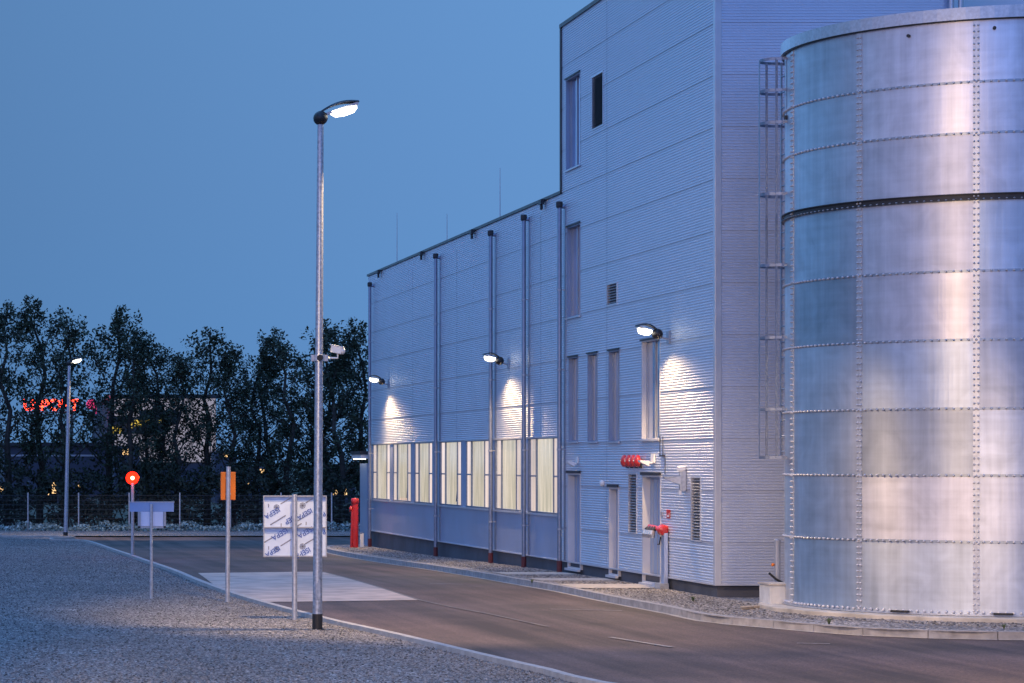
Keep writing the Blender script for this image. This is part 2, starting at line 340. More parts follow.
# gravel field left of the road and its edging
lk_px = [(600, 683), (560, 672.5), (520, 663.5), (480, 654.2), (450, 647), (400, 635), (330, 619.5), (262, 601.5), (230, 591.5), (200, 580.5), (180, 572), (150, 561.5), (130, 554.5), (106, 546.5), (90, 541.5)]
lk = [G(x, y, -.06) for x, y in lk_px]
lk = [Vector((9.6, 27.5, 0)), Vector((8.75, 29.5, 0))] + lk
c0 = lk[-1]; lk += [Vector((c0.x - .35, c0.y + 1.9, 0)), Vector((c0.x - 1.4, c0.y + 2.9, 0)), Vector((c0.x - 4, 104.2, 0)), Vector((-39, 104.2, 0))]
lk = [Vector((13.5, 20.5, 0)), Vector((11.3, 24, 0))] + lk
lk = smoothline([(p.x, p.y, 0) for p in lk], 5)
sheet('gravel_field', [(p.x - .10, p.y) for p in lk] + [(-42, -50), (13.4, -50)], -.10, M['gravel'])
def kerb(name, line, w, top, bot, m, label=None):
    """a run of kerb stones following a line; line = road-side edge"""
    L = []; acc = 0
    mb = MB(); pts = [Vector((p[0], p[1], 0)) for p in line]
    def nrm(i):
        d = pts[min(i + 1, len(pts) - 1)] - pts[max(i - 1, 0)]; d.normalize(); return Vector((-d.y, d.x, 0))
    for i in range(len(pts) - 1):
        a, b = pts[i], pts[i + 1]; na, nb = nrm(i) * w, nrm(i + 1) * w
        za, zb = gz(a.y), gz(b.y); gap = (b - a).normalized() * .006 if (b - a).length > .05 else Vector((0, 0, 0))
        a2, b2 = a + gap, b - gap
        q = [(a2, za), (b2, zb), (b2 + nb, zb), (a2 + na, za)]
        mb.hexa([(p.x, p.y, z + bot) for p, z in q] + [(p.x, p.y, z + top) for p, z in q])
    o = mb.build(name, m); return o
def resample(line, step):
    out_ = [line[0]]; d = 0
    for i in range(1, len(line)):
        a, b = Vector(line[i - 1]), Vector(line[i]); l = (b - a).length
        while d + l >= step:
            t = (step - d) / l; a = a + (b - a) * t; out_.append(a.copy()); l = (b - a).length; d = 0
        d += l
    out_.append(Vector(line[-1])); return out_
o = kerb('gravel_edging_kerb', resample(lk, 1.0), .13, -.03, -.16, M['edging']); o['kind'] = 'structure'

# strip between road and building, and round the tank
rk_px = [(328, 549), (350, 553.5), (385, 559), (430, 565.2), (470, 571.3), (500, 576.3), (530, 581.3), (560, 586.3), (600, 594.5), (640, 602), (670, 607.5), (700, 614), (730, 617.5), (765, 620.3), (800, 623.5), (860, 628), (940, 631), (1024, 632.5)]
rk = [G(x, y, 0) for x, y in rk_px]
rk = [Vector((p.x, p.y, 0)) for p in rk]
far = rk[0]; end = rk[-1]
rk = [Vector((17.5, 91.3, 0)), Vector((14.6, 90.9, 0)), Vector((13.6, 89.9, 0))] + rk[0:] + [Vector((19.5, 39.3, 0)), Vector((25, 38.9, 0)), Vector((60, 38.9, 0))]
rk = smoothline(rk, 5)
sheet('building_gravel', [(p.x, p.y) for p in rk[:]] + [(60, 91.2)], -.004, M['gravel_b'])
o = kerb('road_kerb', resample(rk, 1.0), .14, .012, -.16, M['kerb']); o['kind'] = 'structure'
# flush strip at the foot of the kerb
rkr = resample(rk, 1.0); mb = MB()
for i in range(len(rkr) - 1):
    a, b = rkr[i], rkr[i + 1]; d = (b - a).normalized(); n_ = Vector((-d.y, d.x, 0))
    mb.quad((a.x, a.y, gz(a.y) - .113), (b.x, b.y, gz(b.y) - .113), (b.x - n_.x * .10, b.y - n_.y * .10, gz(b.y) - .113), (a.x - n_.x * .10, a.y - n_.y * .10, gz(a.y) - .113))
o = mb.build('gutter_strip', M['paving']); o['kind'] = 'structure'
# paths from the doors
for y0, y1, nm in ((60.3, 61.9, 'a'), (56.9, 58.2, 'b'), (53.5, 55.3, 'c')):
    sheet('door_path', [(13.25, y0), (XA - .02, y0), (XA - .02, y1), (13.25, y1)], .010, M['paving'])
# pale slab in the road and faded lines
sl = [G(202, 573, -.112), G(321, 571.5, -.112), G(418, 600, -.112), G(277, 602, -.112), G(236, 591, -.112), G(218, 584.5, -.112)]
sl_l = [(sl[3].x - .25, sl[3].y), (sl[4].x - .12, sl[4].y), (sl[5].x - .1, sl[5].y), (sl[0].x - .1, sl[0].y)]
sheet('concrete_slab', [(sl[1].x, sl[1].y), (sl[2].x, sl[2].y)] + sl_l, -.112, M['slab'])
def strip(name, p, q, w, m, kindl=True):
    a, b = G(*p, -.110), G(*q, -.110); lift = -.104 if name == 'slab_joint' else -.110; d = (b - a); d.z = 0; d.normalize(); n_ = Vector((-d.y, d.x, 0)) * w / 2
    mb = MB(); k = 6
    for i in range(k):
        u, v = a.lerp(b, i / k), a.lerp(b, (i + 1) / k)
        mb.quad(*[(r.x, r.y, gz(r.y) + lift) for r in (u - n_, v - n_, v + n_, u + n_)])
    o = mb.build(name, m); o['kind'] = 'structure'
for p, q in (((430, 583.3), (463, 584.2)), ((551, 609), (622, 610.5)), ((610, 637), (672, 647)), ((797, 643), (830, 643.6)), ((398, 565.5), (424, 566.8))):
    strip('road_marking', p, q, .10, M['paint'])
for p, q in (((420, 600), (452, 607)), ((452, 607), (490, 614)), ((490, 614), (548, 626.5)), ((322, 571.5), (420, 600))):
    strip('road_joint', p, q, .07, M['seam'])

# ------------------------------------------------------------------ the factory building
B = thing('factory_building', 'long silver ribbed metal factory hall with tall tower block and lit ground floor windows', 'factory', (XA, YC, 0))
ZB = .254; ZT = 13.0; ZL = 9.03; YT = 62.3; YE = 90.1; ZS = 1.28; ZH = 3.24; XE = 19.4
RIB = 1 / 18.
def prof(z):                                           # micro-rib profile: offset away from the wall
    f = (z - .03) % 1.0
    if f < .018 or f > .982: return -.005
    t = (f / RIB) % 1.0
    if t < .40: return 0.0
    if t < .52: return .015 * (t - .40) / .12
    if t < .80: return .015
    return .015 * (1 - t) / .20
def ribwall(name, org, u, nrm, u0, u1, z0, z1, opens, m):
    org, u, nrm = Vector(org), Vector(u), Vector(nrm)
    zs = {z0, z1}
    k0 = int((z0 - 1) // 1)
    for k in range(k0, int(z1) + 2):
        b = k + .03
        for f in (-.018, .018): zs.add(b + f); zs.add(b + f * 1.05)
        for i in range(18):
            for t in (0, .40, .52, .80): zs.add(b + (i + t) * RIB)
    for o_ in opens: zs.add(o_[2]); zs.add(o_[3])
    zs = sorted(z for z in zs if z0 <= z <= z1); mb = MB()
    for a, b in zip(zs, zs[1:]):
        if b - a < 1e-5: continue
        zm = (a + b) / 2; cur = [(u0, u1)]
        for o_ in opens:
            if o_[2] < zm < o_[3]:
                nx = []
                for s, e_ in cur:
                    if o_[1] <= s or o_[0] >= e_: nx.append((s, e_)); continue
                    if o_[0] > s: nx.append((s, o_[0]))
                    if o_[1] < e_: nx.append((o_[1], e_))
                cur = nx
        pa, pb = prof(a + 1e-6), prof(b - 1e-6)
        for s, e_ in cur:
            mb.quad(org + u * s + nrm * pa + Vector((0, 0, a)), org + u * e_ + nrm * pa + Vector((0, 0, a)), org + u * e_ + nrm * pb + Vector((0, 0, b)), org + u * s + nrm * pb + Vector((0, 0, b)))
    return mb.build(name, m, B)
def rect(x0, x1, yt, yb):                              # facade A rectangle from pixels (left, right; top, bottom at the left side)
    Y0, zt = FA(x0, yt); Y1 = FA(x1, yt)[0]; zb = FA(x0, yb)[1]
    return (Y1, Y0, zb, zt)
wins_T = [rect(566.3, 580.5, 80, 171.5), rect(567.4, 580.8, 227.5, 318.5)]
wins_N = [rect(569, 578.5, 357.5, 442), rect(588, 598, 354, 442), rect(609, 620, 351, 442), rect(642, 660.5, 341, 440)]
doors = [rect(568.3, 581, 473, 568), rect(609.5, 619, 487, 575), rect(643, 661.3, 475, 582.5)]
louv = [rect(592.3, 603.7, 77, 131), rect(607.3, 617.6, 284, 306.5), rect(629, 637.3, 473, 533), rect(691.5, 701.3, 476.5, 541)]
vj = .012
YJ = FA(607, 0)[0]
opensT = wins_T + wins_N + doors + louv + [(YJ - vj, YJ + vj, 0, 20)]
pipesx = [370.0, 436.5, 492, 525.5, 561.5]
pipeY = [FA(x + 4.0, 0)[0] for x in pipesx]
jx = [412.8, 465.5]
opensL = [(FA(x, 0)[0] - vj, FA(x, 0)[0] + vj, 0, 20) for x in (412.8, 457, 541)]
ribwall('tower_cladding', (XA, 0, 0), (0, 1, 0), (-1, 0, 0), YC + .10, YT, ZB, ZT, opensT, M['clad'])
ribwall('hall_cladding', (XA, 0, 0), (0, 1, 0), (-1, 0, 0), YT, YE, ZH, ZL, opensL, M['clad'])
ribwall('gable_cladding', (0, YC, 0), (1, 0, 0), (0, -1, 0), XA + .10, XE, ZB, ZT, [], M['clad'])
MB().box(XA + .20, XE, YC + .25, YT, ZB, ZT - .05).build('tower_core', M['clad_flat'], B)
mb = MB()
for o_ in [(YJ - .05, YJ + .05, ZB, ZT)] : mb.box(XA + .012, XA + .05, o_[0], o_[1], o_[2], o_[3])
mb.build('joint_strip', M['joint'], B)
for x in (412.8, 457, 541):
    y = FA(x, 0)[0]; MB().box(XA + .012, XA + .05, y - .05, y + .05, ZH, ZL).build('joint_strip', M['joint'], B)
# tower core must not show through the recesses: recessed windows and doors sit in their own boxes
def frame_box(name, r, depth, t, m, parent, x=XA, proud=.02):
    y0, y1, z0, z1 = r; mb = MB(); a, b = x - proud, x + depth
    mb.box(a, b, y0, y0 + t, z0, z1).box(a, b, y1 - t, y1, z0, z1).box(a, b, y0 + t, y1 - t, z1 - t, z1).box(a, b, y0 + t, y1 - t, z0, z0 + t)
    return mb.build(name, m, parent)
def window(r, glass, sill=True, lit_low=False):
    y0, y1, z0, z1 = r
    f = frame_box('window', r, .19, .03, M['reveal'] if r is wins_N[3] else M['reveal_shaded'], B, proud=.012)
    MB().box(XA + .105, XA + .125, y0 + .035, y1 - .035, z0 + .035, z1 - .035).build('pane', glass, f)
    m = MB(); ym = y0 + (y1 - y0) * .5
    m.box(XA + .080, XA + .103, y0 + .036, y0 + .10, z0 + .036, z1 - .036).box(XA + .080, XA + .103, y1 - .10, y1 - .036, z0 + .036, z1 - .036).box(XA + .078, XA + .102, ym - .03, ym + .03, z0 + .036, z1 - .036)
    m.build('sash', M['alu'], f)
    if sill: MB().box(XA - .06, XA - .021, y0 - .04, y1 + .04, z0 - .03, z0 + .005).build('sill', M['trim'], f)
    MB().box(XA - .045, XA - .021, y0 - .03, y1 + .03, z1 - .005, z1 + .03).build('lintel', M['dark'], f)
for r in wins_T + wins_N: window(r, M['glass'])
for i, r in enumerate(doors):
    y0, y1, z0, z1 = r
    f = frame_box('door', r, .19, .04, M['reveal'], B, proud=.02)
    MB().box(XA + .14, XA + .17, y0 + .045, y1 - .045, z0 + .045, z1 - .045).build('leaf', M['door'], f)
    m = MB()
    for k in (.28, .55, .80): yy = y0 + (y1 - y0) * k; m.box(XA + .131, XA + .141, yy - .012, yy + .012, z0 + .08, z1 - .08)
    m.build('leaf_seam', M['alu'], f)
    MB().tube([(XA + .141, y0 + .12, z0 + 1.05), (XA + .07, y0 + .12, z0 + 1.05), (XA + .07, y0 + .26, z0 + 1.05)], .013, 6).build('handle', M['black'], f)
    MB().box(XA - .055, XA - .021, y0 - .04, y1 + .04, z1, z1 + .06).build('lintel', M['dark'], f)
    MB().box(XA - .09, XA - .021, y0 - .02, y1 + .02, z0 - .04, z0 + .01).build('threshold', M['trim'], f)
for r in louv:
    y0, y1, z0, z1 = r
    f = frame_box('louvre_vent', r, .085, .03, M['trim'], B)
    MB().box(XA + .06, XA + .084, y0 + .03, y1 - .03, z0 + .03, z1 - .03).build('louvre_back', M['joint'], f)
    m = MB(); z = z0 + .05
    while z < z1 - .06:
        m.hexa([(XA - .01, y0 + .031, z), (XA + .05, y0 + .031, z + .035), (XA + .05, y1 - .031, z + .035), (XA - .01, y1 - .031, z), (XA - .01, y0 + .031, z + .006), (XA + .05, y0 + .031, z + .041), (XA + .05, y1 - .031, z + .041), (XA - .01, y1 - .031, z + .006)]); z += .06
    m.build('slats', M['dark'] if r is louv[0] else M['alu'], f)
# lower hall: band, piers, ribbon windows
MB().box(XA, XA + .08, YT + .01, YE, ZB, ZS).build('lower_band', M['clad_flat'], B)
MB().box(XA - .05, XA + .02, YT + .02, YE, ZS, ZS + .045).build('sill_rail', M['trim'], B)
MB().box(XA - .035, XA + .02, YT + .02, YE, ZH - .05, ZH).build('head_rail', M['trim'], B)
rib = [(373, 390.2), (393.2, 411.2), (414.8, 432.6), (440.8, 461.5), (466.4, 489.2), (495.8, 521.5), (529.8, 559.5)]
zw0, zw1 = ZS + .09, ZH - .07
edges = []
for a, b in rib: edges.append((FA(b, 0)[0], FA(a, 0)[0]))
edges.sort()
prev = YT + .01
for a, b in edges + [(YE, YE)]:
    MB().box(XA - .01, XA + .08, prev, a, ZS + .045, ZH - .05).build('window_pier', M['clad_flat'], B); prev = b
for a, b in edges:
    f = MB(); t = .05; x0, x1 = XA - .02, XA + .12
    f.box(x0, x1, a, b, ZS + .046, zw0).box(x0, x1, a, b, zw1, ZH - .051)
    w = b - a; s1 = a + w * .20; s2 = b - w * .22
    for y in (a + .03, s1, s2, b - .03): f.box(x0 + .015, x1, y - .028, y + .028, zw0, zw1)
    f = f.build('ribbon_window', M['galv_d'], B)
    MB().box(XA + .04, XA + .06, s1, s2, zw0, zw1).build('pane', M['room'], f)
    for p, q in ((a + .03, s1), (s2, b - .03)):
        bl = MB().box(XA + .02, XA + .04, p + .028, q - .028, zw0, zw1).build('blind', M['blind'], f)
        MB().box(XA + .005, XA + .019, p + .02, q - .02, zw0 + .86, zw0 + .90).build('transom', M['alu'], f)
random.seed(3)
# furniture silhouettes standing behind the glass
for i, (a, b) in enumerate(edges):
    if i in (0, 3, 5):
        y = a + (b - a) * (.30 if i != 0 else .24); z = zw0 + .02
        m = MB(); m.lathe((XA + .034, y, z + .12), [(.004, 0), (.005, .02)], 6).hexa([(XA + .028, y - .26, z + .10), (XA + .038, y - .26, z + .10), (XA + .038, y + .05, z + .06), (XA + .028, y + .05, z + .06), (XA + .028, y - .30, z + .42), (XA + .038, y - .30, z + .42), (XA + .038, y - .14, z + .46), (XA + .028, y - .14, z + .46)])
        c = tag(m.build('office_chair', mat('chair_shade', (.16, .14, .16), .7, nscale=5)), ('dark chair back behind the lit window nearest the tower' , '', 'dark chair back behind the third lit window from the tower', 'dark chair back behind the fourth lit window from the tower', '', 'dark chair back behind the second lit window from the far end')[i], 'chair', 'chairs behind the office windows')
# plinth, corner, caps, end wall, roof
mb = MB(); mb.box(XA + .045, XE, YC + .07, YE - .02, -.6, ZB - .03); mb.build('plinth', M['plinth'], B)
MB().box(XA - .03, XA + .03, YC + .10, YE, ZB - .03, ZB).build('base_flashing', M['trim'], B)
MB().box(XA + .10, XE, YC - .03, YC + .03, ZB - .03, ZB).build('base_flashing', M['trim'], B)
MB().box(XA - .028, XA + .10, YC - .028, YC + .10, ZB - .032, ZT + .01).build('corner_trim', M['trim'], B, bevel=.006)
MB().box(XA - .05, XA + .25, YT - .02, YE + .06, ZL, ZL + .07).build('parapet_cap', M['black'], B)
MB().box(XA - .05, XA + .25, YC - .05, YT + .06, ZT, ZT + .09).build('parapet_cap', M['black'], B)
MB().box(XA + .25, XE + .05, YC - .05, YC + .25, ZT, ZT + .09).build('parapet_cap', M['black'], B)
MB().box(XA - .04, XA + .03, YT - .03, YT + .06, ZL + .07, ZT).build('tower_edge_trim', M['dark'], B)
MB().box(XA + .10, XA + 22, YT + .06, YT + .3, ZL - 1, ZT).build('tower_rear_wall', M['clad_flat'], B)
MB().box(XA + .02, XA + 22, YE, YE + .1, -.5, ZL).build('end_wall', M['clad_flat'], B)
MB().box(XA + .30, XA + 22, YT + .06, YE, ZL - .5, ZL - .2).build('hall_roof', M['dark'], B)
MB().box(XA + .25, XE, YC + .2, YT + .0, ZT - .3, ZT - .04).build('tower_roof', M['dark'], B)
MB().box(XE, XE + .15, YC, YT + .3, -.3, ZT).build('tower_side_wall', M['clad_flat'], B)
MB().box(XA + .17, XA + .30, YT + .05, YE, ZS, ZH).build('inner_lining', M['white'], B)
# lightning conductor holders along the hall parapet
for x, y in ((381, 271), (424, 253), (475, 232), (545, 203)):
    Y, z = FA(x, y)
    MB().box(XA - .14, XA - .051, Y - .14, Y + .14, ZL - .09, ZL + .03).box(XA - .12, XA - .06, Y - .04, Y + .04, ZL - .22, ZL - .09).build('conductor_bracket', M['dark'], B)
for x, yt in ((397, 213), (500, 168), (447, 214)):
    Y = FA(x, 0)[0] + 2.2; p = at(x, yt, Y)
    MB().tube([(p.x, Y, ZL - .2), (p.x, Y, p.z)], [.018, .008], 5).build('lightning_rod', M['alu'], B)
# downpipes
for i, (px, yt) in enumerate(zip(pipesx, (284, 255.5, 232.5, 217, 204))):
    Y = pipeY[i]; X = XA - .145; zt = CH + (PY - yt) * Y / F; g0 = gz(Y)
    if i: MB().box(XA - .026, XA + .02, Y - .07, Y + .07, ZB, zt - .05).build('column_cover_strip', M['galv_d'], B)
    p = MB().tube([(XA + .02, Y, zt - .06), (X + .03, Y, zt - .06), (X, Y, zt - .10), (X, Y, g0 + .27)], .052, 10).build('downpipe', M['galv_d'], B, True)
    MB().lathe((X, Y, zt - .09), [(.07, 0), (.08, .03), (.08, .13), (.06, .15)], 10).build('pipe_head', M['dark'], p)
    MB().tube([(X, Y, g0 - .05), (X, Y, g0 + .28)], .066, 10).build('drain_shoe', M['maroon'], p)
    mb = MB(); z = 1.0
    while z < zt - .3: mb.tube([(X, Y, z - .02), (X, Y, z + .02)], .066, 10).box(X + .03, XA, Y - .012, Y + .012, z - .012, z + .012); z += 1.9
    mb.build('pipe_clamps', M['alu'], p)
tag(B)

# annex with lit canopy beyond the far end
A = thing('gatehouse_annex', 'low grey annex with a lit flat canopy beyond the far end of the hall', 'annex', (15.05, 90.4, -.3))
MB().box(XA + .0, 22, 90.35, 91.9, -.4, 2.55).build('wall', M['clad_flat'], A)
MB().box(XA - .28, 22.1, 90.2, 92.3, 2.86, 2.98).build('roof', M['dark'], A)
MB().box(XA - .24, 22.0, 90.24, 92.2, 2.72, 2.86).build('fascia', M['white'], A)
MB().box(XA - .22, XA - .02, 90.5, 92.0, 2.69, 2.72).build('canopy_light', emat('canopy_glow', (1, .93, .8), 3.5), A)

# ------------------------------------------------------------------ wall lamps
def wall_lamp(px, py, label, first=None):
    # mounting point on the wall about .55 m right of the head
    Y = XA * F / (px + 24 * (px - PX) / 710. - PX + 0) ; z = CH + (PY - py) * Y / F; n = Vector((XA, Y, z))
    t = thing('wall_lamp', label, 'lamp', n, 'luminaires along the long facade')
    MB().box(XA - .03, XA - .012, Y - .09, Y + .09, z - .22, z + .04).build('wall_plate', M['alu'], t)
    MB().tube([(XA - .02, Y, z - .12), (XA - .12, Y, z - .10), (XA - .20, Y, z - .04)], .022, 8).build('bracket', M['alu'], t)
    c = (XA - .24, Y, z - .02)
    MB().lathe(c, [(.02, -.11), (.075, -.09), (.11, -.03), (.11, .03), (.075, .09), (.02, .11)], 14, 'y').build('ball_joint', M['black'], t, True)
    head(t, (XA - .24, Y, z), -1, .42)
    spot('luminaire_light', (XA - .50, Y, z - .17), (-.42, -.12, -1), P_WALL, 160, 1.0, .07, parent=t)
    return t
def head(t, c, sgn, ln=.62, tilt=10):
    """flat street luminaire: curved top shroud, body and lens, pointing along sgn*X"""
    Mx = Matrix.Translation(c) @ Matrix.Rotation(R(-tilt * sgn), 4, 'Y')
    s = sgn
    mb = MB(); n = 10; P = []
    for i in range(n + 1):
        u = i / n; x = s * (.02 + u * ln); hw = .045 + .12 * math.sin(math.pi * min(1, u * 1.15) * .62); zt = .05 + .09 * math.sin(math.pi * min(u * .8 + .08, 1)); P.append((x, hw, zt))
    for (xa, wa, za), (xb, wb, zb) in zip(P, P[1:]):
        mb.hexa([(xa, -wa, za - .02), (xb, -wb, zb - .02), (xb, wb, zb - .02), (xa, wa, za - .02), (xa, -wa * .7, za + .01), (xb, -wb * .7, zb + .01), (xb, wb * .7, zb + .01), (xa, wa * .7, za + .01)])
    mb.xf(Mx).build('shroud', M['dark'], t, True)
    MB().hexa([(s * .10, -.05, -.01), (s * ln, -.13, .03), (s * ln, .13, .03), (s * .10, .05, -.01), (s * .10, -.05, .03), (s * ln, -.13, .075), (s * ln, .13, .075), (s * .10, .05, .03)]).xf(Mx).build('housing', M['alu'], t)
    m = MB(); m.lathe((s * (ln * .62), 0, .0), [(.03, -.085), (.10, -.07), (.14, -.02), (.145, .028)], 16)
    m.v = [((v[0] - s * ln * .62) * (ln / .42) * 1.05 + s * ln * .62, v[1], v[2]) for v in m.v]
    m.xf(Mx).build('lens', M['lens'], t, True)
wall_lamp(645, 333, 'lit wall lamp above the tall narrow window nearest the building corner')
wall_lamp(490, 360, 'lit wall lamp in the middle of the low hall above its office windows')
wall_lamp(374, 381, 'lit wall lamp at the far end of the low hall')

# ------------------------------------------------------------------ street lamps
def street_lamp(base, top, label, r0, r1, hl, power, sgn=1, group='street lamps on the gravel', cone=100, dirn=(.35, .35, -1)):
    t = thing('street_lamp', label, 'street lamp', base, group)
    b, tp = Vector(base), Vector(top)
    MB().tube([b + Vector((0, 0, -.1)), b.lerp(tp, .5), tp], [r0, (r0 + r1) / 2, r1], 20).build('pole', M['galv'], t, True)
    MB().tube([b + Vector((0, 0, -.1)), b + (tp - b) * .026], r0 + .006, 20).build('base_sleeve', M['black'], t)
    MB().box(b.x - .035, b.x + .035, b.y - r0 - .012, b.y - r0 * .6, b.z + .45, b.z + .72).build('hatch', M['galv_l'], t)
    MB().lathe((tp.x, tp.y, tp.z + .03), [(.03, -.12), (.085, -.09), (.115, -.03), (.115, .03), (.085, .09), (.03, .12)], 18, 'y').build('ball_joint', M['black'], t, True)
    head(t, (tp.x, tp.y, tp.z + .06), sgn, hl, 14)
    spot('luminaire_light', (tp.x + sgn * hl * .68, tp.y, tp.z - .12), dirn, power, cone, .5, .08, parent=t)
    return t
bp = G(317.3, 627, -.06); tpp = at(320.5, 120, bp.y)
street_lamp(bp, tpp, 'tall galvanised street lamp with a camera halfway up, standing in front of the printed board', .078, .050, .62, P_STREET)
bf = G(65.5, 536.5, -.06); tf = at(69.3, 364, bf.y)
street_lamp(bf, tf, 'smaller distant street lamp by the bend of the road in front of the fence', .085, .06, .50, P_FAR)
# lamp outside the frame, in front of the site: its light falls on the tank, the gable and the road
street_lamp((-2.6, 15.5, -.06), (-2.6, 15.5, 8.6), 'tall street lamp beside the gravel, nearest to the viewer', .078, .05, .62, P_ROAD, cone=50, dirn=(18.6, 28.5, -12))
sheet('verge_gravel_right', [(14.3, 20), (60, 20), (60, 32.0), (14.9, 32.0), (14.3, 31.2)], -.03, M['gravel'])
street_lamp((15.0, 31.2, -.03), (15.0, 31.2, 6.0), 'shorter street lamp on the right side of the road, opposite the tank', .078, .05, .62, P_CORNER, sgn=-1, cone=128, dirn=(.10, .40, -1))
# surveillance camera on the near lamp
def pole_at(py):
    k = (bp.z, tpp.z); z = CH + (PY - py) * bp.y / F; f = (z - bp.z) / (tpp.z - bp.z); return Vector(bp).lerp(tpp, f)
c = pole_at(358)
t = thing('surveillance_camera', 'white surveillance camera on a bracket clamped to the near lamp pole', 'camera', c)
MB().tube([c - Vector((0, 0, .05)), c + Vector((0, 0, .05))], .098, 16).box(c.x - .13, c.x - .08, c.y - .05, c.y + .05, c.z - .05, c.z + .05).box(c.x + .08, c.x + .14, c.y - .05, c.y + .05, c.z - .05, c.z + .05).build('clamp', M['galv_l'], t)
MB().lathe((c.x, c.y - .10, c.z), [(.05, -.03), (.05, .03)], 12, 'y').build('clamp_disc', M['black'], t)
MB().tube([c + Vector((.12, 0, 0)), c + Vector((.30, 0, 0)), c + Vector((.30, 0, .10))], .018, 8).build('arm', M['white'], t)
Rm = Matrix.Translation(c + Vector((.30, 0, .15))) @ Matrix.Rotation(R(-25), 4, 'Z') @ Matrix.Rotation(R(12), 4, 'Y') @ Matrix.Scale(.85, 4)
MB().box(-.12, .10, -.06, .06, -.09, .04).xf(Rm).build('housing', M['white'], t, bevel=.01)
MB().box(-.14, .12, -.07, .07, .044, .058).xf(Rm).build('sun_shield', M['white'], t)
MB().lathe((.10, 0, -.025), [(.055, 0), (.06, .03), (.03, .05)], 12, 'x').xf(Rm).build('camera_lens', M['white'], t)

# ------------------------------------------------------------------ wall-mounted things near the corner
def A3(px, py, d=0.0):
    Y, z = FA(px, py); return Vector((XA - d, Y, z))
for i, x in enumerate((625.5, 630, 634.5, 638.8)):
    p = A3(x + 3, 461, 0); lab = ('leftmost of the four red alarm bells above the doors', 'second from left of the four red alarm bells above the doors', 'third from left of the four red alarm bells above the doors', 'rightmost of the four red alarm bells above the doors')[i]
    t = thing('alarm_bell', lab, 'alarm bell', p, 'red alarm bells on the wall')
    MB().lathe(p, [(.03, .0), (.03, .06), (.125, .06), (.135, .085), (.12, .13), (.06, .165), (.02, .17)], 18, '-x').build('gong', M['red'], t, True)
    MB().lathe((p.x - .17, p.y, p.z), [(.02, 0), (.02, .015)], 8, '-x').build('bolt', M['bolt'], t)
    MB().box(p.x - .05, p.x - .011, p.y - .05, p.y + .05, p.z - .15, p.z - .05).build('back_box', M['black'], t)
def floodlight(px, py, label, s=1.0):
    p = A3(px, py); t = thing('floodlight', label, 'floodlight', p, 'small unlit floodlights above the doors')
    MB().box(XA - .04, XA - .012, p.y - .14 * s, p.y + .14 * s, p.z - .04 * s, p.z + .16 * s).build('back_plate', M['white'], t)
    MB().tube([(XA - .04, p.y, p.z - .05), (XA - .16 * s, p.y, p.z - .03)], .02, 8).build('arm', M['white'], t)
    MB().hexa([(XA - .34 * s, p.y - .1, p.z - .02), (XA - .14 * s, p.y - .1, p.z - .11), (XA - .14 * s, p.y + .1, p.z - .11), (XA - .34 * s, p.y + .1, p.z - .02), (XA - .35 * s, p.y - .1, p.z + .02), (XA - .13 * s, p.y - .1, p.z + .0), (XA - .13 * s, p.y + .1, p.z + .0), (XA - .35 * s, p.y + .1, p.z + .02)]).build('housing', M['white'], t)
floodlight(654, 461, 'small white floodlight above the door nearest the building corner', .9)
floodlight(578, 462, 'small white floodlight above the door beside the low hall', .75)
p = A3(604, 483); t = thing('dome_light', 'small pale dome light on the wall between two doors', 'light fitting', p)
MB().lathe(p, [(.06, .0), (.075, .03), (.07, .07), (.03, .1)], 12, '-x').build('dome', M['white'], t, True)
MB().lathe(p, [(.085, .0), (.085, .02)], 12, '-x').build('mount', M['alu'], t)
# exhaust outlet
p = A3(686, 480); t = thing('exhaust_outlet', 'grey metal exhaust outlet with a tapered spout beside the tall louvre', 'exhaust outlet', p)
MB().box(XA - .13, XA - .012, p.y - .06, p.y + .06, p.z - .22, p.z + .18).build('duct', M['galv_l'], t, bevel=.008)
MB().hexa([(XA - .42, p.y - .05, p.z + .02), (XA - .13, p.y - .09, p.z - .09), (XA - .13, p.y + .09, p.z - .09), (XA - .42, p.y + .05, p.z + .02), (XA - .46, p.y - .07, p.z + .07), (XA - .13, p.y - .09, p.z + .07), (XA - .13, p.y + .09, p.z + .07), (XA - .46, p.y + .07, p.z + .07)]).build('spout', M['galv_l'], t)
MB().lathe((XA - .09, p.y, p.z + .22), [(.05, -.05), (.09, -.03), (.09, .04), (.05, .07)], 12).build('cap', M['white'], t, True)
MB().box(XA - .14, XA - .10, p.y - .04, p.y + .04, p.z - .30, p.z - .2).build('drain_lip', M['white'], t)
# aerial rods
p = A3(664, 455); t = thing('antenna_rods', 'thin black aerial rods on the wall below the tall lit window', 'antenna', p)
for dy, zz in ((-.10, .38), (.12, .40)):
    MB().tube([(XA - .05, p.y + dy, p.z), (XA - .05, p.y + dy, p.z + zz)], .009, 5).build('rod', M['black'], t)
MB().box(XA - .06, XA - .012, p.y - .13, p.y + .14, p.z - .03, p.z).build('mount', M['black'], t)
MB().tube([(XA - .02, p.y - .15, p.z - .05), (XA - .02, p.y - .15, p.z - .40)], .008, 5).build('cable', M['black'], t)
